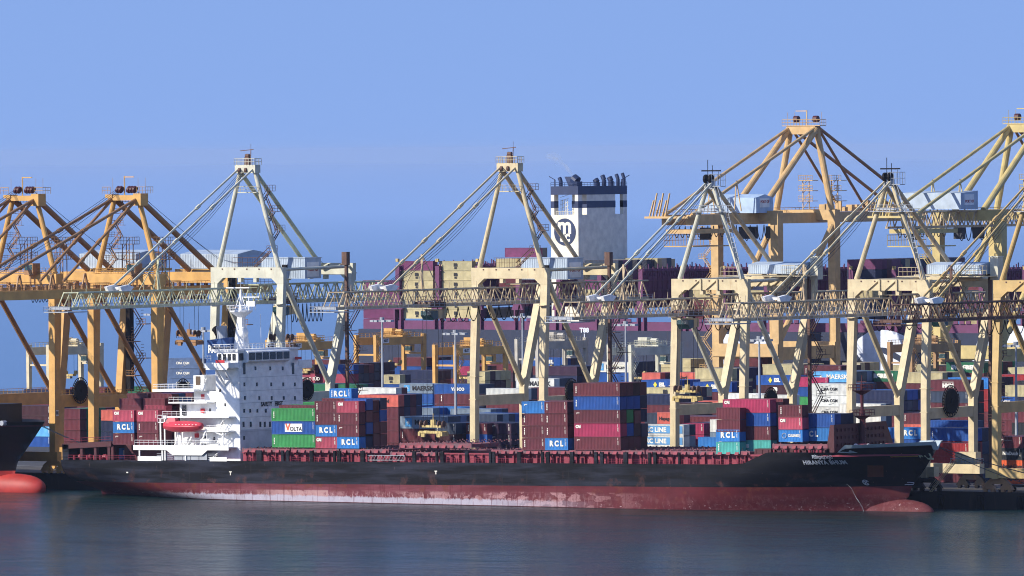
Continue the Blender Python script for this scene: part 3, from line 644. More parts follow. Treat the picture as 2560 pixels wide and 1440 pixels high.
def reel(par,x,y,z,r=2.9,name='cable_reel'):
    b=MB(); n=28
    for i in range(n):
        a=2*math.pi*i/n; c,s=math.cos(a),math.sin(a); b.beam((x,y+c*r*.15,z+s*r*.15),(x,y+c*r,z+s*r),.14,.14)
        a2=2*math.pi*(i+1)/n; b.tube((x,y+c*r,z+s*r),(x,y+math.cos(a2)*r,z+math.sin(a2)*r),.1,4)
    b.tube((x-.25,y,z),(x+.3,y,z),r*.8,24); b.tube((x-.6,y,z),(x+.6,y,z),.5,10)
    b.build(name,DARK,par)
def bogies(par,xc,w,hx,m):
    for sx in (-1,1):
        b=MB(); cx=xc+sx*hx; b.prism([(cx-3.2,QZ+1.9),(cx+3.2,QZ+1.9),(cx+1.4,QZ+3.2),(cx-1.4,QZ+3.2)],'y',w-.5,w+.5)
        for k in (-2.2,2.2):
            b.prism([(cx+k-1.7,QZ+.7),(cx+k+1.7,QZ+.7),(cx+k+.8,QZ+1.9),(cx+k-.8,QZ+1.9)],'y',w-.45,w+.45)
            for j in (-.9,.9): b.tube((cx+k+j,w-.4,QZ+.45),(cx+k+j,w+.4,QZ+.45),.45,12)
        b.build('bogie',m,par)
def rope_bundle(b,p,q,n,sp,sag,r=.06):
    for i in range(n):
        o=(i-(n-1)/2)*sp; b.line(cat_line((p[0]+o,p[1],p[2]-.2*i),(q[0]+o*1.6,q[1],q[2]),sag+.35*i,10),r,4)
def sts(X,label,hw=9.45,zp=51.45,za=73.4,flat=False,m=CREAM,mt=TRUSS,tube=None,tip=-68,back=51,zb=43.75,house='box',trolley=-18,gauge=18.,rw=26.5,reelpos=None,group='cream ship-to-shore cranes on the waterside rail',num=None,sill=23.0,rearsill=True,stairs=1,att=-47.6,festo=None,backdark=True,mast2=False,cabg=True):
    C=empty('container_crane',(X,YR,0),label,'container crane',group); tube=tube or m
    zpb=zp-2.4; hx=hw
    for sx in (-1,1):
        b=MB(); b.post(sx*hx-.15*0,-1.2,QZ+3.0,1.45,1.6,sx*hx,-.95,sill+4,1.45,1.6); b.post(sx*hx,-.95,sill+4.003,1.5,1.6,sx*hx,0,zpb-1.0,1.85,1.15)
        for z in (sill-1,sill+4.1,zpb-6): b.box(sx*hx-.98,sx*hx+.98,-1.85,.7,z,z+.12)
        b.build('leg',m,C)
        b=MB(); b.post(sx*hx,gauge,QZ+3.0,1.4,1.5,sx*hx,gauge,sill+1.5,1.45,1.7); b.post(sx*hx,gauge,sill+1.503,1.5,1.8,sx*hx,rw,zp-1.5,1.8,1.9)
        b.build('leg',m,C)
        b=MB(); b.box(sx*hx-.6,sx*hx+.6,.003-.2,gauge-.85,sill-2.4,sill-.1)
        b.build('sill_beam',m,C)
        b=MB(); b.tube((sx*hx,.6,zpb-.2),(sx*hx,gauge-.3,sill+1.6),.62,10); b.build('brace',tube,C)
        b=MB(); b.tube((sx*hx,.9,zp-.5),(sx*hx,rw,zp-.2),.36,8); b.build('tie_tube',tube,C)
    for w,z0,z1 in ((0,zpb,zp),(rw,zpb+.3,zp+.6)):
        b=MB(); hh=.62; b.box(-hx-.95,hx+.95,w-hh,w+hh,z0,z1)
        for sx in (-1,1):
            q=[(sx*(hx+.95),z0),(sx*(hx-2.6),z0),(sx*(hx-1.0),z0-1.3),(sx*(hx+.95),z0-1.3)]; b.prism(q,'y',w-hh,w+hh)
        if flat:
            for k in (-2.2,2.2): b.box(k-.18,k+.18,w-hh-.35,w-hh,z0,z1); b.beam((k-3.2,w-hh-.25,z0),(k,w-hh-.25,z1),.25)
        for k in (-2.2,2.2): b.box(k-.45,k+.45,w-hh+.1,w+hh-.1,z0-1.0,z0)
        b.build('portal_beam',m,C)
        b=MB()
        for k in (-7,-3.5,0,3.5,7): b.box(k-.16,k+.16,w-hh-.1,w-hh-.004,z1-.55,z1-.25)
        b.build('lifting_lug',RUST,C)
    for w in (0,gauge):
        b=MB(); b.box(-hx-2.5,hx+2.5,w-1.75+(.3 if w else 0),w-.2+(.3 if w else 0)+.4,QZ+3.2,QZ+5.3); b.build('sill_beam',m,C); bogies(C,0,w-.6,hx,DARK if cabg else YTR)
    # mast
    at=2.1 if not flat else .75
    for sx in (-1,1):
        b=MB(); b.tube((sx*(hx-.9),.1,zp),(sx*at,0,za),.58,12,r2=.5); b.build('mast_tube',tube,C)
        b=MB(); b.tube((sx*max(at,1.2),.5,za-.6),(sx*2.1,rw-1,zp-.6),.5,10); b.build('backstay',mt if backdark else tube,C)
        for nm,(a,c) in (('forestay',((sx*at,-.4,za+.6),(sx*2.0,att,zb+4.4))),):
            b=MB(); b.tube(a,c,.24,6); pa,pc=Vector(a),Vector(c)
            for t in (.33,.62,.8): e=pa.lerp(pc,t); d=(pc-pa).normalized(); b.tube(e-d*.8,e+d*.8,.42,6); 
            b.build(nm,tube,C)
    b=MB()
    if not flat:
        b.box(-2.9,2.9,-1.0,1.0,za-.5,za+1.4); 
        b.rail([(-2.9,-1.2,za+1.4),(2.9,-1.2,za+1.4),(2.9,1.4,za+1.4),(-2.9,1.4,za+1.4),(-2.9,-1.2,za+1.4)],1.4,.75,.07)
        b.box(-2.2,3.2,-1.0,1.2,za-5.0,za-4.8); b.rail([(-2.2,-1.0,za-4.8),(3.2,-1.,za-4.8)],1.3,.9,.06)
    else:
        b.box(-1.0,1.0,-.6,.6,za-.8,za+.9); b.box(.2,3.4,-1,1,za-.3,za-.15); b.rail([(.2,-1,za-.15),(3.4,-1,za-.15),(3.4,1,za-.15)],2.6,.8,.07)
        zm=zp+.55*(za-zp)+3; zm=zp+17.8; zm=zp+.80*(za-zp)-1.5
        zm=zp+14.6; hm=hx*(1-(zm-zp)/(za-zp)); 
        b.box(-hm-1.8,hm+4,-1.3,1.3,zm,zm+.15); b.rail([(-hm-1.8,-1.3,zm),(hm+4,-1.3,zm)],1.5,.9,.06); b.box(-hm,hm,-.5,.5,zm+.4,zm+.9)
        for k in range(11): b.tube((hm+1.8+k*.3,-.9,zm-1.1*k),(hm+2.6+k*.3,-.9,zm-1.1*k),.06,4)
        b.beam((hm+1.8,-.9,zm),(hm+5.6,-.9,zp),.12); b.beam((hm+2.7,-.9,zm),(hm+6.5,-.9,zp),.12)
        b.beam((hm+1.0,-.9,zm),(1.6,-.9,za),.12); b.beam((hm+1.8,-.9,zm),(2.4,-.9,za),.12)
    b.build('mast_head',m if not flat else GALV,C)
    b=MB()
    if not flat:
        for k in (-1.6,.2): b.tube((k-.2,-.9,za+.2),(k+.35,-.9,za+.2),.55,12)
        b.box(-.6,.6,-.4,.4,za+1.4,za+3.2); b.tube((-.5,0,za+3.5),(.5,0,za+3.5),.4,8); b.beam((.8,0,za+1.4),(1.0,0,za+5),.14); b.beam((-2.,0,za+4.6),(1.7,0,za+4.9),.16); b.tube((1.,0,za+5),(1.,0,za+6.2),.05,4)
    else:
        for k in (-.7,.6): b.tube((k-.25,-.5,za+1.4),(k+.25,-.5,za+1.4),1.0,12)
        b.beam((-2.2,0,za+3.2),(2.8,0,za+3.2),.3); b.tube((-.6,0,za+1),(-.6,0,za+5.6),.09,4); b.tube((.6,0,za+1),(.6,0,za+4.4),.09,4); b.tube((2.2,0,za),(2.2,0,za+3),.06,4)
    b.build('sheave',RUST if not flat else DARK,C)
    # boom and girder
    xs=(-2.0,2.0)
    b=MB(); truss(b,tip+3,-3,zb+.3,zb+3.4,xs,3.6,.13,.2)
    for x in xs: b.box(x-.28,x+.28,tip,-1.6,zb-.35,zb+.25); b.tube((x,tip+3,zb+3.4),(x,tip+.8,zb),.16,5); b.tube((x,-3,zb+3.4),(x,1.,zb+.8),.2,6)
    for i in range(12): w_=tip+6+i*5.2; b.tube((-2.2,w_,zb+3.4),(-2.4,w_+.4,zb+4.9),.06,4)
    b.build('boom',mt if not cabg else mt,C)
    b=MB(); truss(b,1,back,zb+.3,zb+4.0,xs,3.4,.16,.2)
    for x in xs: b.box(x-.3,x+.3,-1.595,back,zb-.4,zb+.35)
    b.build('girder',mt,C)
    b=MB()
    for x in (-3.2,3.2): b.rail([(x,tip+2,zb-.2),(x,back,zb-.2)],1.1,1.9,.04); b.box(x-.35,x+.35,tip+2,back,zb-.32,zb-.24)
    b.box(-3.4,3.4,tip-2.4,tip+5,zb-.9,zb-.72); b.rail([(-3.4,tip+5,zb-.72),(-3.4,tip-2.4,zb-.72),(3.4,tip-2.4,zb-.72)],1.1,1,.06)
    b.box(-2.8,2.8,tip-1,tip-.4,zb-.3,zb+.3); b.box(-3.2,-2.6,tip-1,tip+5,zb-.35,zb+.15)
    b.build('walkway',GALV if cabg else mt,C)
    b=MB(); b.prism([(att-2,zb+3.5),(att+1.2,zb+3.5),(att+2.4,zb+4.4),(att+.4,zb+4.9),(att-2.6,zb+4.5)],'x',-2.3,-1.5); b.prism([(att-2,zb+3.5),(att+1.2,zb+3.5),(att+2.4,zb+4.4),(att+.4,zb+4.9),(att-2.6,zb+4.5)],'x',1.5,2.3); b.beam((-1.5,att,zb+4.1),(1.5,att,zb+4.1),.5); b.build('stay_bracket',WHT if not flat else WHT,C)
    b=MB()
    for x in (-2,2): b.beam((x*.2,-33.5,zb+10.6),(x,-38,zb+3.4),.14); b.beam((x*.2,-33.5,zb+10.6),(x,-30,zb+3.4),.14)
    b.beam((0,-33.5,zb+3.4),(0,-33.5,zb+11.2),.4); b.build('rest_post',mt,C)
    b=MB(); rope_bundle(b,(-.4,-.8,za+.4),(-.4,att+1.6,zb+4.6),5,.28,1.8 if not flat else 1.0,.06); 
    rope_bundle(b,(1.2,.8,za),(1.6,rw,zp),2,.4,.3,.045); b.build('hoist_rope',ROPE,C)
    # machine house
    hz=zpb+.2
    if house=='box':
        b=MB(); b.box(-6.3,6.3,13,19.2,hz-.6,hz+4.1); 
        for i in range(26): b.box(-6.2+i*.485,-6.1+i*.485,12.93,12.997,hz-.5,hz+4)
        b.box(-6.45,6.45,12.85,19.35,hz+4.1,hz+4.25)
        h=b.build('machine_house',HOUSE,C)
        b=MB(); b.box(6.303,6.36,13.8,18.3,hz-.2,hz+3.2); b.build('sign_board',WHT2,h)
        text('PORT OF',(6.42,16.05,hz+1.5),1.25,h,.02,.8,INKR,'+X')
        b=MB(); b.box(-.2,1.4,12.88,12.93,hz+1.3,hz+2.6); b.build('louvre',DARK,h)
    else:
        b=MB(); b.prism([(15.5,zp+.9),(15.5,zp+2.9),(19,zp+3.5),(22.5,zp+2.9),(22.5,zp+.9)],'x',-.5,13.5)
        for i in range(28): b.box(-.4+i*.495,-.3+i*.495,15.43,15.497,zp+.95,zp+2.85)
        h=b.build('machine_house',HOUSE,C)
        b=MB(); b.rail([(-5.5,12,zp+.5),(0,12,zp+.5)],1.9,1.,.06); b.rail([(9,14.6,zp+.8),(15.5,14.6,zp+.8)],1.9,1.,.06); b.box(-6,16,12,22,zp+.35,zp+.5); b.build('platform',m,C)
        b=MB(); b.box(14.2,16.2,18,20,zp-.4,zp+4.6); b.box(14,16.4,17.8,20.2,zp+4.6,zp+4.75); b.build('lift_shaft_head',PALE,C)
    # stairs on the right mast tube
    if not flat:
        b=MB(); zs=[zp+3.5,zp+8.2,zp+12.6,zp+17.3]; 
        for i,z in enumerate(zs):
            t=(z-zp)/(za-zp); x=(hx-.9)*(1-t)+at*t
            xo=x+1.0 if i else x-2.6
            b.box(xo,xo+2.2,.5,1.6,z,z+.12); b.rail([(xo,.5,z+.1),(xo+2.2,.5,z+.1),(xo+2.2,1.6,z+.1)],1.3,.7,.055)
            if i: zigzag(b,[(x-.4,.8,z-3.0),(xo+.8,.8,z)],.7); 
            if i<3 and i: zigzag(b,[(x+1.2,.8,z+.2),(x-.2,.8,z+3.0)],.7)
        zigzag(b,[(hx-8.6,.8,zp),(hx-4.2,.8,zp+3.5)],.8)
        b.rail([(-hx*.5,.3,zp),(hx*.25,.3,zp)],2.2,.7,.05)
        b.build('stair',RUST,C)
    # trolley, cab, festoon
    ty=trolley; b=MB(); b.box(-2.9,2.9,ty-2.6,ty+2.6,zb-.55,zb-.38)
    for sx in (-1,1): b.box(sx*2.3-.2,sx*2.3+.2,ty-2.9,ty+2.9,zb-.38,zb+.7)
    for i in range(3): b.tube((-1.6,ty-1.6+i*1.6,zb+.4),(1.6,ty-1.6+i*1.6,zb+.4),.6,10)
    b.rail([(-2.9,ty-2.8,zb+.4),(-2.9,ty+2.8,zb+.4)],1.4,.8,.07); b.rail([(2.9,ty-2.8,zb+.4),(2.9,ty+2.8,zb+.4)],1.4,.8,.07)
    t_=b.build('trolley',RUST,C)
    b=MB(); b.prism([(ty+2.0,zb-1.0),(ty+6.6,zb-1.0),(ty+6.6,zb-2.9),(ty+3.0,zb-3.3),(ty+2.0,zb-2.2)],'x',-3.6,-.9); cb=b.build('operator_cab',CREAM if not flat else m,C)
    b=MB(); b.prism([(ty+1.9,zb-1.3),(ty+4.4,zb-1.3),(ty+4.4,zb-3.0),(ty+2.9,zb-3.35),(ty+1.9,zb-2.3)],'x',-3.68,-.8); b.build('cab_window',GGL,cb)
    b=MB(); fe=festo or (ty+7,ty+7+33,8,3.0); festoon(b,-2.8,fe[0],fe[1],zb-.7,fe[3],fe[2]); b.build('festoon_cable',BLK,C)
    # lift mast and stair tower on a rear leg
    if stairs:
        b=MB(); xw=hx+2.2; b.box(xw,xw+.6,gauge+3,gauge+3.7,QZ,zp+2.8)
        for i in range(28): b.box(xw-.35,xw,gauge+3.4,gauge+3.6,QZ+3+i*1.6,QZ+3.15+i*1.6)
        b.box(xw-.5,xw+.9,gauge+2.6,gauge+3.9,zp+.2,zp+3.2); b.build('lift_shaft',RUST,C)
        b=MB(); y=gauge+3.5; z=QZ+6; s=1
        while z<zpb-6:
            xx=hx+4; zigzag(b,[(xx-(0 if s>0 else 0),y-s*2,z),(xx,y+s*2,z+4.2)],.9); b.box(xx-.6,xx+1.8,y+s*2-.8,y+s*2+1.4,z+4.15,z+4.25); b.rail([(xx-.6,y+s*2-.8,z+4.2),(xx+1.8,y+s*2-.8,z+4.2)],1.2,.8,.055)
            z+=4.6; s=-s
        b.build('stair_tower',RUST,C)
    if reelpos:
        reel(C,*reelpos)
    return C
def rowX(uL,uR,v=690): return (W(uL,v,YR)[0]+W(uR,v,YR)[0])/2
c3=sts(-98.0,'pale rust-streaked truss-boom crane standing directly behind the white bridge block',m=PALE,mt=TRUSS2,zb=43.4,trolley=12,festo=(19.5,32,8,4.2),reelpos=(10.4,8.,23.6,2.6))
c4=sts(-24.6,'cream truss-boom crane at mid-ship, its mast overlapping the round logo funnel',trolley=-31,festo=(-24,11,9,3.2),reelpos=(10.4,8.5,24.,2.6))
c5=sts(29.3,'cream flat-topped crane with T-shaped mast head, behind the tall maroon and blue stack',tube=PALE,att=-42.,hw=9.15,zp=49.1,za=69.6,flat=True,tip=-56,back=52,zb=41.6,house='gable',trolley=-10,festo=(-2.5,20,6,3.2),reelpos=(10.2,8.,22.6,2.6),sill=21.5)
c6=sts(76.0,'pale yellow crane with T-shaped mast head above the raised bow of the ship',att=-44.,hw=9.55,zp=49.1,za=69.8,flat=True,tip=-64,back=50,zb=41.7,house='gable',trolley=20,festo=(-2,18,5,3.0),m=CREAM,sill=21.5,num=None)
c7=sts(113.,'straw-coloured crane whose tan legs stand on the quay at the right edge',att=-42.,hw=9.4,zp=49.,za=69.8,flat=True,tip=-56,back=50,zb=41.4,house='gable',trolley=16,festo=(-16,4,5,3.),m=mat('ochre_crane_paint',(196,166,108),.55,wear=.4,wcol=(150,100,60)),mt=RUST,sill=23,cabg=False,stairs=0)
reel(c6,10.5,7.6,22.7,3.4)
def spreader(x,y,z,label,top,m=SPR,L=6.1):
    S=empty('spreader',(x,y,z),label,'spreader','spreaders hanging from crane trolleys')
    b=MB(); 
    for sy in (-.95,.95): b.box(-L/2,L/2,sy-.22,sy+.22,.2,.75)
    b.box(-1.4,1.4,-.95,.95,.25,.7)
    for sx in (-1,1): b.box(sx*L/2-.25,sx*L/2+.25,-1.2,1.2,-.35,.55); b.box(sx*(L/2-.9)-.5,sx*(L/2-.9)+.5,-1.05,-.5,-.6,.3)
    b.build('frame',m,S)
    b=MB(); b.box(-L*.42,L*.42,-.7,.7,1.5,2.0); b.box(-.45,.45,-.4,.4,2.0,3.2); b.tube((0,0,3.2),(0,0,4.6),.1,5); b.build('headblock',m,S)
    b=MB()
    for sx in (-1,1):
        for o in (-.7,.5): b.tube((sx*L*.40+o,-.3,2.3),(sx*L*.40+o+.25,-.3,2.3),.72,12)
        b.rail([(sx*L*.5,-.9,1.2),(sx*L*.5,.9,1.2)],1.3,.6,.08)
    b.build('sheave_block',RUST,S)
    b=MB()
    for sx in (-1,1):
        for o in (-.5,.6): b.tube((sx*L*.36+o,0,2.4),(sx*2.1+o,0,top-z),.06,4)
    b.build('hoist_rope',ROPE,S); return S
spreader(-24.6,4.2,15.3,'yellow spreader being lowered onto the raised hatch cover at mid-ship',43)
spreader(29.3,24.6,23.0,'yellow spreader between the tallest maroon stack and the bow stack',41,L=6.1)
spreader(-133,57,33.4,'orange spreader hanging high left of the blue funnel',44,YTR)
spreader(-98,46.5,33.0,'brown spreader hanging just right of the radar mast above the bridge',43,RUST)
# ------------------------------------------------ yellow cranes with box girders
def gantryB(X,label,m=YEL,tm=YTR,front=True,num=None,back=50):
    C=empty('container_crane',(X,YR,0),label,'container crane','yellow box-boom cranes at the left'); hx=9.3; g=23.5; rw=27; zp=49.9
    for sx in (-1,1):
        b=MB(); b.post(sx*hx,-1.4,8,1.7,1.5,sx*hx,-.6,zp-2.5,1.8,2.8); b.build('leg',m,C)
        b=MB(); b.post(sx*hx,g,8,1.7,1.7,sx*hx,g+.2,20,1.8,2.2); b.post(sx*hx,g+.2,20.003,1.8,2.3,sx*hx,rw,zp-2,2.0,2.6); b.build('leg',m,C)
        b=MB(); b.box(sx*hx-.62,sx*hx+.62,.1,g-1.0,18.9,21.7); b.rail([(sx*hx-.6,1,21.7),(sx*hx-.6,g-1.2,21.7)],1.1,1.4,.05); b.build('sill_beam',m,C)
        b=MB(); b.tube((sx*hx,1.0,zp-4.5),(sx*hx,g-2.2,21.6),.62,10); b.build('brace',tm,C)
        b=MB(); b.tube((sx*(hx-.6),0,zp),(sx*3.6,0,67.0),.68,12,r2=.6); b.build('mast_tube',m,C)
        b=MB(); b.tube((sx*3.6,.8,66.8),(sx*3.6,rw+1,zp+.4),.66,12); b.build('backstay',tm,C)
        b=MB(); 
        for q,r in (((sx*3.4,-28,48.6),.34),((sx*3.4,-57,47.2),.38)):
            a=Vector((sx*3.6,-.6,67.2)); q=Vector(q); b.tube(a,q,r,8); d=(q-a).normalized()
            for t in (.35,.52,.75): e=a.lerp(q,t); b.tube(e-d*.7,e+d*.7,r+.16,8)
        b.build('forestay',tm,C)
    for w in (0,rw):
        b=MB(); b.box(-hx-.9,hx+.9,w-1.3,w+1.3,zp-2.5,zp); b.build('portal_beam',m,C)
    for w in (-1.4,g):
        b=MB(); b.box(-hx-1.5,hx+1.5,w-.8,w+.8,6.4,8.6); b.build('sill_beam',m,C); bogies(C,0,w,hx,m)
    b=MB(); b.box(-4.6,4.6,-1.2,1.2,66.8,68.0); b.box(-5.2,-3.2,-1.4,1.4,67.4,68.2); b.box(3.0,5.2,-1.4,1.4,65.6,68.4)
    b.rail([(-6,-1.4,68.4),(-3.6,-1.4,68.4)],1.5,.7,.06); b.rail([(4,-1.4,68.4),(6.6,-1.4,68.4),(6.6,1.4,68.4)],1.5,.7,.06)
    b.beam((-.6,0,68),(-.6,0,72.4),.2); b.beam((-.6,0,72.2),(2.2,0,72.2),.22); 
    for x in (-4,3.4,5.5): b.tube((x,0,68),(x,0,72),.05,4)
    b.build('mast_head',m,C)
    b=MB()
    for x in (-2.2,-1.4,1,1.8,2.6): b.tube((x-.2,-.3,69.4),(x+.25,-.3,69.2),.85,12)
    b.build('sheave',MARD,C)
    b=MB(); 
    for x in (-3.3,3.3): b.box(x-.55,x+.55,-70,back,44.7,46.7); 
    b.build('boom_girder',m,C)
    b=MB()
    for x in (-4.2,4.2): b.rail([(x,-68,46.7),(x,back,46.7)],1.2,1.6,.05)
    rr=random.Random(int(X)&7)
    for i in range(40):
        w=-62+i*2.6+rr.uniform(-.5,.5); b.box(-4.1,-3.5,w,w+rr.uniform(.3,1.2),46.7,47.+rr.uniform(.2,1.1))
    for i in range(3): w=-36+i*12; b.beam((-3.8,w,46.7),(-3.8,w+.9,50),.3); b.beam((-3.8,w+2.2,46.7),(-3.8,w+1.2,50.2),.4)
    b.build('walkway',RUST if False else tm,C)
    b=MB(); rope_bundle(b,(-2.2,-.6,69.2),(-3,-54,48),4,.35,.6,.055); rope_bundle(b,(2.4,.8,69),(2.8,rw+6,52),2,.5,.3,.05); b.build('hoist_rope',ROPE,C)
    b=MB(); b.prism([(rw+4,50.6),(rw+4,54.0),(rw+10,54.9),(rw+16,54.0),(rw+16,50.6)],'x',-8.6,8.4)
    for i in range(36): b.box(-8.5+i*.48,-8.42+i*.48,rw+3.94,rw+3.997,50.7,53.9)
    h=b.build('machine_house',HOUSE,C)
    b=MB(); b.box(8.403,8.46,rw+6,rw+13,51.5,53.6); b.build('sign_board',HROOF,h)
    b=MB(); b.box(-8.6,9,rw+2,rw+17,49.9,50.5); b.box(-9,9,-.9,.9,50,50.35); b.rail([(-9,-1.2,50),(9,-1.2,50)],1.2,1.,.05); b.build('platform',m,C)
    b=MB()   # service towers beside the mast
    for x0,tz in ((-4.5,58.6),(6.,58.6)):
        for dx in (0,2.0):
            for dy in (0,1.5): b.beam((x0+dx,4+dy,46.7),(x0+dx,4+dy,tz-2),.16)
        for z in (tz-5.5,tz-2): b.box(x0-1.6,x0+3.4,3.4,6,z,z+.15); b.rail([(x0-1.6,3.4,z),(x0+3.4,3.4,z),(x0+3.4,6,z)],1.7,.8,.07)
        for k in range(4): b.beam((x0,4,48+k*2.5),(x0+2,4,50.5+k*2.5),.1)
    b.build('service_tower',tm,C)
    b=MB(); pts=[]
    z=50.4; s=1
    while z<66:
        t=(z-50)/17; x=-(hx-.6)*(1-t)-3.6*t+1.3; zigzag(b,[(x+(0 if s>0 else 2.2),1.2,z),(x+(2.2 if s>0 else 0)+.3,1.2,z+2.6)],.7); b.box(x-.4,x+3.0,1,2,z+2.55,z+2.65); b.rail([(x-.4,1,z+2.6),(x+3,1,z+2.6)],1.1,.7,.05); z+=2.7; s=-s
    b.build('stair',tm,C)
    b=MB(); b.box(-10.5,-7.5,-3.2,-.8,50.2,51.4) if False else None
    b.box(2.0,4.6,-2.9,-.2,49.6,52.3); b.beam((3.3,-2.2,47),(3.3,-2.2,49.6),.3); kb=b.build('control_cab',YTR,C)
    b=MB(); b.box(2.2,4.4,-2.98,-2.905,50.7,52.0); b.build('cab_window',GGL,kb)
    b=MB(); b.box(-3,3,rw-7,rw-1,43.6,44.5); b.rail([(-3,rw-7,44.5),(-3,rw-1,44.5)],1,1,.06); t_=b.build('trolley',RUST,C)
    b=MB(); festoon(b,-3.9,rw-20,rw-2,44.6,1.6,14,.11); festoon(b,-3.9,rw+1,rw+22,44.6,2.6,9,.11); b.build('festoon_cable',BLK,C)
    b=MB(); b.box(hx+1.4,hx+2.6,g+.5,g+2,22,49); 
    b.build('lift_shaft',DARK,C)
    b=MB(); z=10; s=1
    while z<42:
        y=g+2; xx=hx+3.2; zigzag(b,[(xx,y-s*1.8,z),(xx+.2,y+s*1.8,z+3.6)],1.); b.box(xx-.8,xx+2,y+s*2-.9,y+s*2+1.2,z+3.55,z+3.75); b.rail([(xx-.8,y+s*2-.9,z+3.7),(xx+2,y+s*2-.9,z+3.7)],1.2,.8,.06); z+=4; s=-s
    b.build('stair_tower',tm,C)
    reel(C,hx+1.05,7.2,22.6,3.0)
    return C
B1=gantryB(-133.1,'yellow box-boom crane, the second from the left edge, left of the white bridge block')
B2=gantryB(-163.2,'yellow box-boom crane cut off by the left edge of the photo')
b=MB(); b.box(9.3+.93,9.3+1.0,-1.9,-.9,16.9,18.3); s_=b.build('number_plate',WHT2,B2); text('01',(10.33,-1.4,17.6),1.1,s_,.05,.8,INKD,'+X')
# ------------------------------------------------ big tan cranes of the far terminal (boom over the far ship)
def gantryC(X,label,m,box=True,hcol=HOUSE):
    C=empty('container_crane',(X,525,0),label,'container crane','big cranes of the far terminal'); hx=10.4; g=30; zt=59.6
    for sx in (-1,1):
        for w in (0,g):
            b=MB(); b.post(sx*hx,w,QZ+2,2.2,2.2,sx*hx,w,zt-3,2.6,2.8); b.build('leg',m,C)
        b=MB(); b.box(sx*hx-.8,sx*hx+.8,1.5,g-1.5,16.5,20.2); b.build('sill_beam',m,C)
        b=MB(); b.tube((sx*hx,g-1,55),(sx*hx,1,22),.9,10); b.build('brace',m,C)
        b=MB(); b.tube((sx*(hx-.8),g,zt),(sx*4.6,g,83),.95,12); b.build('mast_tube',m,C)
        b=MB(); b.tube((sx*4.8,g-.6,83),(sx*4.8,0,zt),.95,12); b.tube((sx*4.6,g-.8,83.4),(sx*4.6,-35,58.8),.5,8); 
        b.beam((sx*4.6,-12,zt+8.8),(sx*4.6-.8,-12,zt),.25); b.beam((sx*4.6,-12,zt+8.8),(sx*4.6+1.6,-12,zt),.25); b.build('backstay',m,C)
        b=MB(); b.tube((sx*4.6,g+.8,83.4),(sx*4.6,g+26,59.6),.42,8); b.tube((sx*4.6,g+.8,83.6),(sx*4.6,g+55,59.6),.5,8); b.build('forestay',mat('stay_brown',(140,108,92),.6) if False else YTR,C)
    for w in (0,g):
        b=MB(); b.box(-hx-1.3,hx+1.3,w-1.4,w+1.4,zt-3,zt); b.build('portal_beam',m,C)
        b=MB(); b.box(-hx-1.,hx+1.,w-1.45,w+1.45,17.5,21.2); b.build('sill_beam',m,C); bogies(C,0,w,hx,m)
    b=MB(); b.box(-5,5,g-1.4,g+1.4,81.6,84); b.rail([(-6.4,g-1.6,84.2),(6.8,g-1.6,84.2),(6.8,g+1.6,84.2)],1.7,1,.08); b.box(-6.4,6.8,g-1.6,g+1.6,84,84.2); b.beam((1.2,g,84),(1.2,g,88.6),.25); b.beam((-2.6,g,88.4),(1.2,g,88.4),.25)
    for x in (-5.5,-3,6.4): b.tube((x,g,84),(x,g,88),.07,4)
    b.build('mast_head',m,C)
    b=MB()
    for x in (-2.4,4.4): b.tube((x-.7,g,86),(x+.7,g,86),1.0,12)
    b.build('sheave',MARD,C)
    b=MB()
    if box:
        for x in (-4.2,4.2): b.box(x-.9,x+.9,-36,g+58,55.8,58.8)
    else:
        truss(b,-38,g+60,55.2,59.4,(-3.4,3.4),4.2,.2,.26); 
        for x in (-3.4,3.4): b.box(x-.4,x+.4,-38,g+60,54.8,55.4)
    b.build('boom_girder',m if box else TRUSS,C)
    rr=random.Random(3); b=MB()
    b.rail([(-5.6,-38,58.9),(-5.6,g+56,58.9)],1.3,2,.08)
    for i in range(14): w=g+14+i*2.9; b.box(-4,-2,w,w+rr.uniform(.5,1.6),58.9,59.4+rr.uniform(0,3))
    for i in range(6): b.beam((-8+i*1.1,-38,58),(-7.4+i*1.1,-36.5,65 if i%2 else 63),.35)
    b.box(-9,6,-39,-33,57.8,58.4)
    for x0,tz in ((-3.,68),(7.,68)):
        for dx in (0,2.2): b.beam((x0+dx,g+4,59),(x0+dx,g+4,tz),.22)
        for z in (tz-6,tz-3,tz): b.box(x0-.8,x0+4,g+3,g+6,z,z+.2); b.rail([(x0-.8,g+3,z),(x0+4,g+3,z)],1.6,.8,.08)
        for k in range(4): b.beam((x0,g+4,60+k*2.2),(x0+2.2,g+4,62.2+k*2.2),.14)
    b.build('walkway',m,C)
    b=MB(); b.prism([(-7,59),(-7,63.4),(-2.6,64.4),(1.8,63.4),(1.8,59)],'x',-10.4,8.) if box else b.prism([(-17,60),(-17,64.6),(-8,65.2),(-8,60)],'x',-12,8.)
    h=b.build('machine_house',HROOF if box else hcol,C); y=(-2.6 if box else -12.5)
    b=MB(); b.box(8.003,8.08,y-2.6,y+2.4,60.6 if box else 61.2,63.2 if box else 64.2); b.build('sign_board',WHT2,h)
    text('PORT OF',(8.12,y,62.2),1.1,h,.02,1.,INKR,'+X')
    b=MB(); 
    for w0 in ((-22,-2,2,12) if box else (-30,-6,4)): b.box(-1.5,1.5,w0,w0+1.6,51.5,55); 
    festoon(b,-5,-30,-4,55.4,3.2,9,.16); festoon(b,-5,2,20,55.4,4.5,5,.16); b.build('festoon_cable',ROPE,C)
    b=MB(); b.box(-5,5,-34,-14,53.4,54.6); b.rail([(-5,-35,50),(-5,-15,50)],3.,1.4,.1); b.box(-5,5,-35,-15,49.6,49.9); b.build('trolley',m,C)
    b=MB(); z=10; s=1
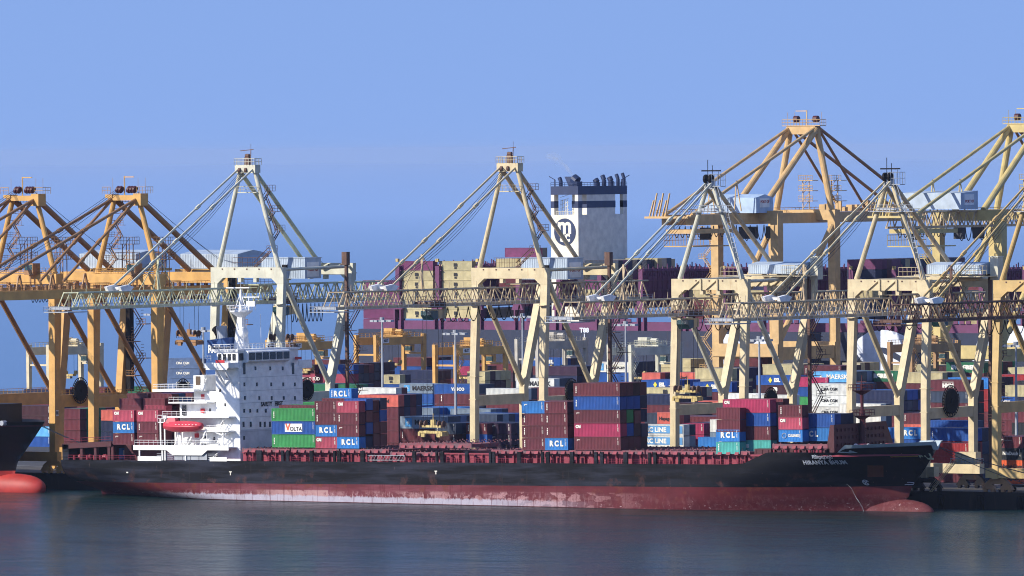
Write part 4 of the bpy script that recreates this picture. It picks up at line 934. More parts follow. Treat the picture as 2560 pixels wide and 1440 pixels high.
    while z<52:
        y=0; xx=-hx-3.4; zigzag(b,[(xx+s*1.6,y,z),(xx-s*1.6,y,z+3.8)],1.,.08); b.box(xx-s*1.9-1,xx-s*1.9+1,y-.2,y+1.6,z+3.75,z+3.9); b.rail([(xx-s*1.9-1,y-.2,z+3.8),(xx-s*1.9+1,y-.2,z+3.8)],1.3,.8,.08); z+=4.0; s=-s
    b.build('stair',m,C)
    return C
C1=gantryC(-291.,'tallest tan crane with pale blue machine house, right of the round logo funnel',TAN)
b=MB(); b.box(-10,-.5,28.5,28.54,18,20) if False else b.box(8.9,10.6,28.45,28.5,18.3,20.4); s_=b.build('number_plate',TAN,C1); text('20',(9.75,28.42,19.3),2.0,s_,.05,.9,INKD)
C2=gantryC(-215.,'straw-yellow crane with grey machine house cut off by the right edge',TANY,False)
text('ROPEWAY' if False else '6',(-9.0,-2.5,7.2),1.8,c6,.06,.8,INKD)
# ------------------------------------------------ container ship of the far berth
MY=566.
MS=empty('container_ship',(0,0,0),'huge far container ship with purple stacks and a white funnel block with round logo','container ship')
MHB=mat('far_hull_navy',(26,38,66),.5,wear=.15); MPUR=mat('lashing_bridge_purple',(100,48,88),.55,wear=.2); MWH=mat('funnel_cream',(230,224,206),.5,wear=.05); MNV=mat('funnel_navy',(34,50,86),.5,wear=.1)
x0=W(896,821,MY)[0]; zd=23.6
b=MB(); secs=[]
for i in range(12):
    t=i/11; x=x0+ (1-(1-t)**2)*0+ t*22; zl=14.5*(1-t)**1.2+ -1; secs.append((x,zl))
pts=[(x0,zd),(x0,14)]+[(x0+1.5+22*t,13.0*(1-t)**1.5-1) for t in (0.05,.15,.3,.5,.7,.85,1)]+[(130,-1),(130,zd)]
b.prism(pts,'y',MY,MY+56); b.build('hull',MHB,MS)
b=MB(); 
for i in range(30):
    x=x0+20+i*16; 
b.box(x0+1,125,MY+1.2,MY+3,zd,zd+2.6); b.build('coaming',MPUR,MS)
for i in range(38):
    x=x0+14.4+i*14.95
    if x>125: break
    top=44 if i<4 else 43.2
    b=MB(); tz=top-1.2 if i!=4 else 40; b.box(x-.75,x+.75,MY+.6,MY+54,zd+7,tz)
    for k in range(21):
        yy=MY+1+k*2.5; b.box(x+.751,x+.95,yy,yy+.35,zd+7,tz+(1.4 if k%2 else .6)); b.box(x+.76,x+1.1,yy+.9,yy+1.5,tz-2.2,tz-1.2)
    for zz in range(4): b.box(x+.751,x+1.3,MY+.8,MY+53,zd+9+zz*2.9,zd+9.2+zz*2.9)
    for dx in (-1.3,.9): b.box(x+dx,x+dx+.5,MY+.3,MY+2,zd,zd+7.3)
    b.prism([(x-2.1,zd+6),(x+2.1,zd+6),(x+1,zd+9),(x-1,zd+9)],'y',MY+.25,MY+1.1)
    if i%2: 
        for k in range(4): b.box(x+3+k*2.2,x+4.6+k*2.2,MY+.8,MY+1.2,zd+2.6,zd+3.5)
    b.build('lashing_bridge',MPUR,MS)
b=MB()
for i in range(38):
    x=x0+14.4+i*14.95
    if x<125: b.box(x-.6,x+.3,MY+.6,MY+1.4,44 if i<4 else 42,45 if i<4 else 43)
b.build('bridge_light',SPR,MS)
fxa,fxb=-396.2+0,-386.0; Fy=MY+9
fxa=W(1378,600,Fy)[0]; fxb=W(1446,600,Fy)[0]; Yb=WX(1568,600,fxb)[0]; ztf=W(1377,466,Fy)[1]
def zf(v): return W(1400,v,Fy)[1]
b=MB(); z1=zf(537); z2=zf(487)
b.box(fxa,fxb,Fy,Yb,23,z1)                 # solid lower part
for xa_,xb_ in ((fxa,fxa+1.2),(fxb-1.2,fxb)):
    for ya,yb_ in ((Fy,Fy+2.2),(Yb-2,Yb)): b.box(xa_,xb_,ya,yb_,z1,z2)
b.box(fxa+4.6,fxb-.02,Fy+4.6,Yb-6.2,z1,z2)
b.build('funnel_casing',MWH,MS)
b=MB(); b.box(fxa-.05,fxb+.05,Fy-.05,Yb+.05,z2,ztf)
zb0,zb1=zf(520),zf(503)
b.box(fxa+4.5,fxb+.04,Fy+4.5,Yb-6.1,zb0,zb1)
for ya,yb_ in ((Fy-.04,Fy+2.2),(Yb-2,Yb+.04)):
    for xa_,xb_ in ((fxa-.04,fxa+1.24),(fxb-1.24,fxb+.04)): b.box(xa_,xb_,ya,yb_,zb0,zb1)
b.build('funnel_band',MNV,MS)
b=MB(); 
def bend(x,y,r,h,dx):
    b.tube((x,y,ztf-.5),(x,y,ztf+h*.6),r,12); b.tube((x,y,ztf+h*.6),(x+dx,y,ztf+h),r,12)
bend(fxb-2,Fy+2.5,1.5,2.4,-1.4)
b.post(fxb-3.2,Fy+3,ztf-.2,2.4,3,fxb-4.4,Fy+3,ztf+2.9,3.2,3)
for i,(y,h,r) in enumerate(((14,2.6,1.3),(18,4.2,1.0),(22,3.4,1.2),(26,4.6,.8),(29.5,5.,.75))): bend(fxb-2,Fy+y*.92,r*.7,h*.75,-.6)
bend(fxa+3,Fy+1,.6,2.6,-.5)
b.rail([(fxa,Fy,ztf),(fxb,Fy,ztf),(fxb,Yb,ztf)],1.1,1.6,.07)
b.beam((fxa+1.5,Fy,ztf),(fxa+1.5,Fy,ztf+2),.3); b.beam((fxa+1.5,Fy,ztf+2),(fxa-.6,Fy,ztf+3),.2); b.beam((fxb-.5,Yb-2,ztf),(fxb-.5,Yb-2,ztf+2),.3); b.beam((fxb-.5,Yb-2,ztf+1.8),(fxb+1.,Yb,ztf+3.2),.2)
b.build('exhaust_pipe',MNV,MS)
b=MB(); cx,cz=(fxa+fxb)/2+.1,(zf(546)+zf(614))/2; ra=(zf(546)-zf(614))/2
n=40; b.add([(cx+ra*.97*math.cos(2*math.pi*i/n),Fy-.1,cz+ra*math.sin(2*math.pi*i/n)) for i in range(n)]+[(cx+ra*.97*math.cos(2*math.pi*i/n),Fy+.02,cz+ra*math.sin(2*math.pi*i/n)) for i in range(n)],[tuple(range(n))]+[(i,(i+1)%n,(i+1)%n+n,i+n) for i in range(n)])
eb=b.build('logo_disc',MNV,MS)
b=MB()
for k in range(5): b.beam((fxa+1.6+k*.6,Fy+3,z1),(fxa+1.6+k*.6,Fy+3,z2-1.5),.12); b.beam((fxa+1.4,Fy+3,z1+.8+k*1.1),(fxa+4.4,Fy+3,z1+1.6+k*1.1),.12)
b.rail([(fxa+1,Fy+.5,z1),(fxb-1,Fy+.5,z1)],1.0,.7,.06); b.build('funnel_stair',MWH,MS)
text('m',(cx-.1,Fy-.13,cz+ra*.42),7.0,eb,.22,.98,MWH); text('sc',(cx+.1,Fy-.13,cz-ra*.34),4.6,eb,.2,.95,MWH)
# side lettering on the far hull, read between the crane legs
def big(s,u,v,size,bold,sx=1.):
    X,Z=W(u,v,MY); return text(s,(X,MY-.06,Z),size,MS,bold,sx,WHTL)
WHTL=mat('hull_lettering_white',(215,222,235),.5,wear=.1)
big('M',1870,900,17,1.1,1.9); big('S',2203,918,24,1.5,1.5); big('C',2520,905,23,1.6,1.4)
text('T88',(W(1461,826,MY)[0],MY-.05,W(1461,826,MY)[1]),1.9,MS,.08,1.1,WHTL); text('T103',(W(2198,840,MY)[0],MY-.05,W(2198,840,MY)[1]),1.7,MS,.06,1.1,WHTL)
for u in (1461,2198):
    X,Z=W(u,839 if u<2000 else 848,MY); b=MB(); b.box(X-.15,X+.15,MY-.06,MY-.003,Z-.8,Z+.6); b.build('draught_mark',WHTL,MS)
# ------------------------------------------------------------------ containers
CPAINT=mat('container_paint',(255,255,255),.5,wear=.35,wcol=(88,66,58),scale=.5,attr='object',thr=.58)
CPVC=mat('container_paint_massed',(255,255,255),.5,wear=.3,wcol=(88,66,58),scale=.5,attr='col')
PAL={'maroon':(92,34,44),'dark maroon':(58,20,28),'pink':(164,66,86),'magenta':(160,42,82),'blue':(18,72,144),'bright blue':(38,112,180),'navy':(18,30,66),'light blue':(92,166,216),
 'green':(48,130,68),'dark green':(30,104,70),'teal':(70,160,152),'grey':(120,136,152),'slate':(46,58,78),'white':(214,214,206),'cream':(184,172,130),'orange':(222,92,44),'salmon':(204,100,86),'red':(150,34,38),'black':(24,28,34),'purple':(52,26,52),'plum':(108,50,90),'yellow':(188,158,84),'dusty blue':(82,104,140),'beige':(178,168,140)}
for k in PAL: PAL[k]=lin(PAL[k])
WDT=2.44
def corr(mb,x0,x1,y,z0,z1,sgn,p=.38,dp=.05):
    n=max(2,int((x1-x0)/p)); st=(x1-x0)/n; pts=[]
    for i in range(n):
        a=x0+i*st; pts+=[(a,0),(a+st*.25,0),(a+st*.5,1),(a+st*.75,1)]
    pts.append((x1,0)); vs=[];fs=[]
    for x,t in pts: vs+=[(x,y+sgn*t*dp,z0),(x,y+sgn*t*dp,z1)]
    for i in range(len(pts)-1): fs.append((2*i,2*i+2,2*i+3,2*i+1))
    mb.add(vs,fs)
_cm={}
def cmesh(L,Hh,mat_,nm='container'):
    k=(L,Hh,nm); Hh=Hh-.06
    if k in _cm: return _cm[k]
    b=MB(); 
    for x in (0,L-.16):
        for y in (0,WDT-.12): b.box(x,x+.16,y,y+.12,0,Hh)
    for y in (0,WDT-.1):
        b.box(.16,L-.16,y,y+.1,.0,.17); b.box(.16,L-.16,y,y+.1,Hh-.1,Hh)
    corr(b,.16,L-.16,.03,.17,Hh-.1,1); corr(b,.16,L-.16,WDT-.03,.17,Hh-.1,-1)
    b.box(.05,L-.05,.1,WDT-.1,Hh-.05,Hh-.02); b.box(.05,L-.05,.1,WDT-.1,.05,.15)
    b.box(.05,.08,.12,WDT-.12,.1,Hh-.1)
    m=b.mesh('container_body',mat_); _cm[k]=m; return m
_dm={}
def dmesh(L,Hh):
    k=(L,Hh); Hh=Hh-.06
    if k in _dm: return _dm[k]
    b=MB(); b.box(L-.08,L-.03,.12,WDT/2-.02,.17,Hh-.12); b.box(L-.08,L-.03,WDT/2+.02,WDT-.12,.17,Hh-.12)
    for y in (.4,.85,1.5,1.95): b.tube((L+.01,y,.2),(L+.01,y,Hh-.15),.035,5)
    for y in (.55,1.65): b.box(L,L+.05,y,y+.3,1.0,1.08)
    m=b.mesh('door',CPAINT); _dm[k]=m; return m
_im={}
def imesh(L,Hh,st):
    k=(L,Hh,st)
    if k in _im: return _im[k]
    b=MB(); rr=random.Random(st)
    x=L-.75
    for i in range(11):
        if i==4: continue
        b.box(x,x+.13,-.012,.0,Hh-.32-i*.14,Hh-.22-i*.14)
    for i in range(6): b.box(x+.28,x+.34,-.012,0,Hh-1.-i*.16,Hh-.92-i*.16)
    if st==1:
        for i in range(4): b.box(.55+.04*(i%2),.8,-.012,0,.7+i*.38,.98+i*.38)
    elif st==3: b.box(.7,1.5,-.012,0,Hh-.75,Hh-.62); b.box(.7,.85,-.012,0,Hh-.95,Hh-.8)
    m=b.mesh('id_marking',INK); _im[k]=m; return m
TR=Matrix.Rotation(-TRIM,4,'Y')
ALL=[]  # pending container specs
def crate(x,y,z,L,Hh,col,label,group,ship=False,logo=None,mark=0,door=True,prio=0):
    ALL.append(dict(x=x,y=y,z=z,L=L,H=Hh,col=col,label=label,group=group,ship=ship,logo=logo,mark=mark,door=door,prio=prio))
L20,L40=6.06,12.19; HS,HC=2.59,2.9
ORD=['bottom','second','third','fourth','fifth','sixth']
def tiername(t,n): return 'top' if t==n-1 else ORD[t]
def stack(x,y,z,L,Hh,cols,desc,group,ship=False,ends=None,rows=1,marks=None,logos=None,pal=None,seed=0,rowh=None,gap=.06,word=None,pitch=2.5):
    """cols listed from the top tier down for the near row; ends[r][t] for the rows behind, top down"""
    rr=random.Random(seed*7+3); n=len(cols); ft='40' if L>7 else '20'
    for r in range(rows):
        if r==0: cc=cols
        elif ends and r-1<len(ends) and ends[r-1]: cc=ends[r-1]
        else: nn=rowh[r] if rowh and r<len(rowh) else n; cc=[rr.choice(pal or ['maroon','dark maroon','navy','purple','slate','maroon']) for _ in range(nn)]
        nn=len(cc)
        for i,c in enumerate(cc):
            if c is None: continue
            t=nn-1-i; lg=None; mk=0
            if r==0:
                if logos and i<len(logos): lg=logos[i]
                if marks and i<len(marks): mk=marks[i]
            txt=c
            if lg and mk==1: mk=2
            if lg: txt+=' container %s'%LN.get(lg,'with lettering')
            else: txt+=' container'
            if r==0:
                lab='%s, %s tier of %s'%(txt,tiername(t,nn),desc)
                if len(lab.split())>16: lab='%s container, %s tier of %s'%(c,tiername(t,nn),desc)
                if len(lab.split())>16: lab='%s container, %s of %s'%(c,tiername(t,nn),desc)
            else: lab='%s container end, %s tier, %s row of %s'%(c,tiername(t,nn),(['','second','third','fourth','fifth','sixth','seventh','eighth','ninth','tenth']+['%dth'%i for i in range(11,40)])[r],desc)
            if len(lab.split())>16: lab=lab.replace(' container end,',' end,').replace(' tier,',',')
            if len(lab.split())>16: lab=lab.replace(' the ',' ')
            crate(x,y+r*pitch,z+t*(Hh+.02),L,Hh,c,lab,group,ship,lg,mk,True,0 if (r==0 or ship) else r)
LN={'RCL':'lettered R C L','VOLTA':'with white sign panel','CAI':'with small letters','CULINES':'with ring emblem','LINES':'lettered LINES','MAERSK':'with star square','MAERSKW':'with star square','MAERSKB':'with white star','CMA':'with curved strokes','CMAG':'with white arcs','MSC':'with stacked letters','MSCW':'with pale letters','ESL':'with yellow mark','EVER':'with white capitals','HMM':'with block capitals','HAPAG':'with dark script','NITE':'with white letters','VASCO':'with small capitals','KMTC':'with white capitals','RCLINE':'with blue panel','SUD':'with serif letters','MTC':'with white letters','SEACO':'with orange letters','LINES2':'with low lettering'}
STAR=mat('star_blue',(70,150,205),.5,wear=.1); RBL=mat('panel_blue',(84,142,190),.5,wear=.1); ORR=mat('logo_orange',(214,98,60),.5,wear=.1); YLO=mat('logo_yellow',(220,200,60),.5,wear=.1)
def logo(o,kind,L,Hh):
    c=L/2; h=Hh/2; y=-.03
    T=lambda s,x,z,size,b=0,sx=1.,m=INK,space=1.: text(s,(x,y,z),size,o,b,sx,m,space=space)
    def panel(x0,x1,z0,z1,m,yy=-.012):
        q=MB(); q.box(x0,x1,yy,yy+.01,z0,z1); return q.build('logo_panel',m,o)
    if kind=='RCL': T('R C L',c*1.0,h+.05,1.6,.09,.95)
    elif kind=='VOLTA': panel(c-2.4,c+2.4,.55,Hh-.55,WHT2); T('V',c-1.55,h+.05,2.0,.1,1.,ORR); T('OLTA',c+.65,h-.3,1.25,.03,1.05,INKD)
    elif kind=='CAI': T('CAI',1.1,Hh-.75,.8,.08,1.)
    elif kind=='CULINES':
        q=MB()
        for i in range(8):
            a=2*math.pi*i/8; a2=2*math.pi*(i+.8)/8; q.beam((c-1.6+.55*math.cos(a),y,h+.55*math.sin(a)),(c-1.6+.55*math.cos(a2),y,h+.55*math.sin(a2)),.18,.05)
        q.build('emblem',INK,o); T('CULINES',c+.75,h,.75,.03,.95)
    elif kind=='LINES': T('LINES',c-1.2,h+.1,1.0,.07,1.25,space=1.1)
    elif kind in('MAERSK','MAERSKW','MAERSKB'):
        m=INKD if kind!='MAERSKB' else INK; x0=c-4.6
        if kind!='MAERSKB': panel(x0,x0+1.9,.45,Hh-.45,STAR)
        q=MB()
        for i in range(7):
            a=math.pi/2+2*math.pi*i/7; cx=x0+.95; q.add([(cx+.75*math.cos(a),y,h+.75*math.sin(a)),(cx+.17*math.cos(a+.45),y,h+.17*math.sin(a+.45)),(cx,y,h),(cx+.17*math.cos(a-.45),y,h+.17*math.sin(a-.45))],[(0,1,2,3)])
        q.build('emblem',INK,o); T('MAERSK',c+1.5,h,1.65,.045,1.12,m)
    elif kind in('CMA','CMAG'):
        m=INKD if kind=='CMA' else INK; T('CMA CGM',c,h,1.0,.03,1.05,m)
        q=MB()
        for s in (1,-1):
            pts=[(c+s*(-1.0+1.5*k/7)-.2*s,y,h+s*(.62+.28*math.sin(math.pi*.5*k/7))) for k in range(8)]
            for a,b_ in zip(pts,pts[1:]): q.beam(a,b_,.1,.03)
        q.build('emblem',m,o)
    elif kind in('MSC','MSCW'): m=INKD if kind=='MSC' else INK; T('m',c,h+.38,1.75,.12,1.,m); T('sc',c,h-.62,1.1,.08,1.,m)
    elif kind=='ESL': T('ESL',c+.6,h,1.35,.09,1.); q=MB(); q.prism([(c-2.2,h),(c-1.6,h+.8),(c-1.0,h),(c-1.6,h-.8)],'y',-.03,-.01); q.build('emblem',YLO,o)
    elif kind=='EVER': T('EVERGREEN',c,h,1.5,.12,1.1)
    elif kind=='HMM': T('HMM',c,h-.05,1.25,.12,1.15); q=MB(); q.box(c-1.7,c+1.7,-.03,-.01,Hh-.62,Hh-.5); q.build('emblem',INK,o)
    elif kind=='HAPAG': T('Hapag-Lloyd',c+.4,h-.1,1.15,.03,1.,INKD)
    elif kind=='NITE': T('NileDutch' if False else 'NileDutch',c,h+.1,1.0,.05,.95)
    elif kind=='VASCO': T('VASCO',c+1.5,h,1.05,.07,1.1,space=1.15)
    elif kind=='KMTC': T('KMTC',c-1,h,1.3,.1,1.2)
    elif kind=='RCLINE': panel(.3,L-.3,.5,Hh-.35,RBL); T('RC LINE',c-1.6,h,1.45,.06,1.1)
    elif kind=='SUD': T('HAMBURG SÜD',c,h-.2,1.3,.02,1.05)
    elif kind=='MTC': T('MTC',c,h,1.1,.06,1.)
    elif kind=='SEACO': T('seaco',1.6,Hh-.7,.8,.04,1.,ORR)
    elif kind=='LINES2': T('LINES',L-2,.55,.7,.03,1.)
    elif kind=='TEX': T('tex',1.0,Hh-.75,.7,.05,1.); 
def proj(p):
    X,Y,Z=p; d=D0-X*SS+Y*CC; a=F*(X*CC+Y*SS)/d; b_=F*(H-Z)/d-(720-YH); return ((1280+a+TH*b_)*.4,(720+b_-TH*a)*.4,d)
def rank():
    import numpy as np
    buf=np.full((576,1024),-1,dtype=np.int32); fc=[]
    for i,s in enumerate(ALL):
        P=[]
        for dx,dy,dz in ((0,0,0),(s['L'],0,0),(s['L'],WDT,0),(0,0,s['H']),(s['L'],0,s['H']),(s['L'],WDT,s['H'])):
            q=Vector((s['x']+dx,s['y']+dy,s['z']+dz)); q=(TR@q) if s['ship'] else q; P.append(proj(q))
        s['d']=P[1][2]; fc.append((P[1][2],i,P))
    fc.sort(key=lambda t:-t[0])
    for d,i,P in fc:
        for a,b_ in ((0,1),(1,2)):
            xa,xb=P[a][0],P[b_][0]
            for px in range(max(0,int(round(xa))),min(1024,int(round(xb)))):
                t=(px+.5-xa)/(xb-xa+1e-6); y0=P[a+3][1]*(1-t)+P[b_+3][1]*t; y1=P[a][1]*(1-t)+P[b_][1]*t
                buf[max(0,int(round(y0))):max(0,min(576,int(round(y1)))),px]=i
    n=np.bincount(buf[buf>=0].ravel(),minlength=len(ALL))
    for i,s in enumerate(ALL): s['vis']=int(n[i])
def flush(nmax=300):
    rank(); ALL.sort(key=lambda s:-s['vis'])
    big=[s for s in ALL[:nmax] if s['vis']>0]; rest=ALL[len(big):]
    for s in big:
        o=bpy.data.objects.new('shipping_container',cmesh(s['L'],s['H'],CPAINT)); COL.objects.link(o)
        M=Matrix.Translation((s['x'],s['y'],s['z'])); o.matrix_world=(TR@M) if s['ship'] else M
        rr=random.Random(int(s['x']*31+s['y']*17+s['z']*7)); f=rr.uniform(.86,1.12); g=rr.uniform(-.03,.03); c=PAL[s['col']]
        o.color=(min(1,c[0]*f*(1+g)),min(1,c[1]*f),min(1,c[2]*f*(1-g)),1)
        tag(o,s['label'],'container',s['group'])
        d=bpy.data.objects.new('door',dmesh(s['L'],s['H'])); COL.objects.link(d); d.parent=o; d.color=o.color
        if s['mark']: q=bpy.data.objects.new('id_marking',imesh(s['L'],s['H'],s['mark'])); COL.objects.link(q); q.parent=o
        if s['logo']: logo(o,s['logo'],s['L'],s['H'])
    print('containers',len(big),'rest',len(rest)); [print(len(s['label'].split()),s['label']) for s in big if len(s['label'].split())>16][:0]
    # too many to keep single: the farthest, smallest ones as one mass
    if rest:
        V=[];Fc=[];Cc=[]
        for s in rest:
            m=cmesh(s['L'],s['H'],CPAINT); n=len(V); V+=[(v.co.x+s['x'],v.co.y+s['y'],v.co.z+s['z']) for v in m.vertices]
            fs=[tuple(i+n for i in p.vertices) for p in m.polygons]; q=MB(); L=s['L']; q.box(L-.08,L-.03,.12,WDT-.12,.1,s['H']-.1)
            f=random.Random(int(s['x']*3+s['z'])).uniform(.85,1.12); c=PAL[s['col']]; c=(c[0]*f,c[1]*f,c[2]*f,1)
            Fc+=fs; Cc+=[c]*len(fs); n=len(V); V+=[(a+s['x'],b_+s['y'],c_+s['z']) for a,b_,c_ in q.v]; Fc+=[tuple(i+n for i in g) for g in q.f]; Cc+=[c]*len(q.f)
        me=bpy.data.meshes.new('stacked_containers'); me.from_pydata(V,[],Fc); at=me.attributes.new('col','FLOAT_COLOR','FACE'); at.data.foreach_set('color',[x for c in Cc for x in c]); me.materials.append(CPVC)
        o=bpy.data.objects.new('stacked_containers',me); COL.objects.link(o); tag(o,kind='stuff')
# ---------------- on the near ship (u,v = photo corner of the near row top)
SG='containers stacked on the near ship'
def sstack(u,v,Y,L,Hh,cols,desc,**k):
    X,Z=SW(u,v,Y); stack(X,Y,Z-len(cols)*(Hh+.02),L,Hh,cols,desc,SG,True,**k)
DM='dark maroon'
sstack(283,1025,1.2,L20,HS,['pink','bright blue','maroon'],'the aftmost ship stack',marks=[1,1,3],logos=['CAI','RCL',None],rows=7,ends=[['maroon']+['maroon','maroon','maroon']]*6,seed=1)
sstack(343,1025,1.2,L20,HS,['pink','maroon','maroon'],'ship stack just left of the lifeboat',marks=[1,1,3],logos=['CAI',None,None],rows=8,ends=[['maroon','pink','maroon','maroon'],['maroon','maroon','maroon','dark maroon'],['blue','maroon','dark maroon','navy'],['blue','pink','maroon','maroon'],['maroon','maroon','maroon','maroon'],['blue','blue','maroon','maroon'],['maroon','maroon','maroon','maroon']],seed=2)
X,Z=SW(301,1115,8.5); crate(X,8.0,9.45,L20,HS,'bright blue','bright blue container lettered R C L on the low deck under the aftmost ship stack',SG,True,'RCL')
sstack(680,1020,1.4,L40,HC,['green','blue','green'],'the green and blue stack against the white bridge block',marks=[1,1,1],logos=[None,'VOLTA',None],rows=3,pal=['green','blue','maroon'],seed=3)
sstack(788,1002,1.4,L20,HS+.03,['maroon','maroon','bright blue','pink'],'ship column right of the green and blue stack',marks=[1,1,1,1],logos=[None,None,'RCL','CAI'],rows=4,seed=4)
sstack(843,1002,1.4,L20,HS+.03,['pink','maroon','maroon','bright blue'],'second ship column right of the green stack',marks=[1,1,3,1],logos=['CAI',None,None,'RCL'],rows=4,ends=[['blue','maroon','blue','navy'],['maroon','maroon','maroon','maroon'],['navy','blue','maroon','maroon']],seed=5,pitch=2.6)
X,Z=SW(788,1002,1.4); crate(X+.3,6.6,Z+.03,L20,HS,'bright blue','lone bright blue container lettered R C L standing on top of a ship stack',SG,True,'RCL',1)
sstack(1306,1003,1.4,L20,HS+.05,['bright blue','maroon','maroon','maroon'],'ship column left of the tallest maroon and blue stack',marks=[3,1,1,1],rows=4,seed=6)
sstack(1363,1003,1.4,L20,HS+.05,['maroon','maroon','maroon','bright blue'],'ship column touching the tallest stack',marks=[1,1,1,1],logos=[None,None,None,'RCL'],rows=4,seed=7)
sstack(1436,957,1.4,L40,HC,['maroon','blue','maroon','magenta','maroon'],'the tallest ship stack',marks=[1,1,3,1,3],logos=[None,None,None,'CAI',None],rows=4,ends=[['maroon','blue','green','blue','maroon'],['dark maroon','blue','maroon','dark maroon','maroon'],['maroon','navy','navy','navy','dark maroon']],seed=8,pitch=2.62)
sstack(1791,1012,1.4,L20,HS+.02,['maroon','maroon','bright blue','teal'],'the foremost low ship stack',marks=[1,3,1,1],logos=[None,None,'RCL',None],rows=1,seed=9)
X,Z=SW(1791,1012,1.4); Zb=Z-4*2.63
cols=['magenta','blue','maroon','teal']
stack(X,4.2,Zb,L40,HC,cols,'magenta-topped ship stack near the bow',SG,True,marks=[1,1,1,0],logos=['CAI',None,None,'LINES'],rows=3,ends=[['maroon','navy','dark maroon','navy']]*2,seed=10)
sstack(1948,1012,1.4,L20,HS+.02,['maroon','pink','bright blue'],'the ship column nearest the breakwater',marks=[1,1,1],logos=[None,'CAI','CULINES'],rows=1,seed=11)
X,Z=SW(1948,1012,1.4); Zb=Z-3*2.61
stack(X+.2,4.3,Zb,L40,HC,['blue','bright blue'],'blue pair behind the breakwater wall',SG,True,marks=[1,0],logos=[None,'RCL'],rows=3,ends=[['navy','navy'],['navy','navy']],seed=12)
# ---------------- in the yard
YG='containers stacked in the yard'
def ystack(u,v,n,L,Hh,cols,desc,right=False,**k):
    zt=QZ+.05+n*(Hh+.02); X,Y=G(u,v,zt); X=X-(L if right else 0); cc=cols+[k.pop('fill','maroon')]*(n-len(cols))
    stack(X,Y,QZ+.05,L,Hh,cc[:n],desc,YG,**k); k2=k.get('rows',1); OCC.append((X,X+L,Y,Y+2.5*k2,desc))
OCC=[]
MP=['maroon','dark maroon','purple','navy','maroon','slate']
ystack(32,1013,4,L40,HS,['dark maroon','dark maroon','light blue','blue'],'yard stack behind the black bow',marks=[1,1,1,1],rows=2,seed=20)
ystack(205,1042,4,L20,HS,['maroon','maroon','maroon','grey'],'yard stack between the two yellow crane legs',right=True,marks=[1,1,1,1],rows=6,seed=21,pal=['dark maroon','maroon'])
ystack(150,1021,5,L20,HS,['maroon','maroon'],'green-doored yard block left',rows=6,ends=[['dark green']*5,['dark green']*5,['dark green']*5,['maroon']*5,['navy']*5],seed=22)
ystack(252,1024,5,L20,HS,['salmon','navy','navy'],'yard stack left of the aftmost ship stack',rows=3,pal=['navy','slate'],seed=23)
ystack(175,967,4,L40,HS,['maroon','navy','maroon'],'far yard row left',rows=3,seed=24,pal=['navy','maroon']); ystack(60,972,4,L40,HS,['navy','maroon'],'far yard row at the left edge',rows=3,seed=25); ystack(270,966,4,L40,HS,['dark green','green'],'green far yard row left',rows=3,seed=26,pal=['dark green','navy'])
ystack(330,970,4,L40,HS,['dark green','navy'],'far yard row behind the yellow legs',rows=2,seed=27)
ystack(415,895,5,L40,HC,['dusty blue','dusty blue','dusty blue','dusty blue','dusty blue'],'the blue-grey yard stack beside the funnel',rows=4,logos=['CMAG','CMAG','CMAG','CMAG'],seed=28,pal=['slate','dusty blue'])
ystack(745,911,5,L20,HS,['maroon','pink','pink'],'yard stack right of the bridge block',rows=2,logos=[None,'SUD'],seed=30,marks=[1])
ystack(757,899,5,L40,HS,['maroon','grey'],'rearmost yard row right of bridge block',rows=3,seed=31,pal=['grey','maroon','purple'])
ystack(798,911,5,L40,HS,['blue','pink','maroon'],'blue yard stack behind the lift mast',rows=4,seed=32,pal=MP)
ystack(730,959,5,L40,HS,['dark green','green','green'],'green yard stack behind the cable reel',rows=4,seed=33,marks=[1,1],pal=['dark green','navy','purple','maroon'])
ystack(846,960,5,L20,HS,['dark green','maroon'],'short green yard stack right of the lift mast',rows=3,seed=34,pal=['dark green','navy'])
ystack(868,907,5,L20,HS,['maroon','navy','maroon'],'dark-doored yard block',rows=6,seed=35,pal=['purple','navy','slate','purple'])
ystack(983,893,5,L40,HS,['maroon','blue','blue'],'purple yard stack left of yellow gantry',rows=5,seed=36,pal=MP)
ystack(1090,900,5,L40,HS,['blue','navy','maroon'],'far yard stack between the yellow gantries',rows=4,seed=37,pal=MP)
ystack(955,936,5,L20,HS,['cream','blue'],'small cream-topped yard stack',rows=2,logos=['MSC'],seed=38,pal=['navy'])
ystack(999,925,5,L40,HS,['navy','navy'],'navy yard stack behind the star container',rows=3,seed=39,pal=MP)
ystack(895,968,5,L40,HS,['white','white'],'white yard stack behind the salmon one',rows=2,seed=40,pal=['maroon','grey'])
ystack(998,958,5,L40,HS,['grey','blue','bright blue','maroon'],'star-marked yard stack left of gantry leg',rows=2,logos=['MAERSKW','KMTC'],seed=41,pal=['white','grey'])
ystack(895,986,5,L40,HC,['salmon','maroon','maroon'],'salmon-topped yard stack right of the lone blue container',rows=4,logos=['HAPAG'],seed=42,pal=['maroon','navy'])
ystack(1086,960,5,L40,HS,['blue','maroon','maroon'],'blue yard stack behind the lamp mast',rows=4,logos=['VASCO'],seed=43,marks=[1],pal=['slate','navy'])
ystack(1098,984,5,L40,HS,['maroon','maroon','maroon'],'maroon yard stack in front of it',rows=2,seed=44,marks=[1,1])
ystack(1145,991,4,L40,HC,['maroon','maroon','maroon'],'wide maroon yard stack left of the cream leg',rows=6,seed=45,marks=[1,1],pal=['navy','slate','navy','purple'])
ystack(975,1014,4,L20,HS,['bright blue','blue','blue'],'blue yard stack right of the second ship column',rows=4,seed=46,pal=['blue'])
ystack(1033,1019,4,L20,HS,['grey','maroon'],'grey ribbed yard stack above the star container',rows=3,seed=47,pal=['blue','grey'])
ystack(1052,1017,4,L40,HS,['bright blue','dusty blue'],'pale blue yard stack above star container',rows=4,seed=48,pal=['bright blue','slate'])
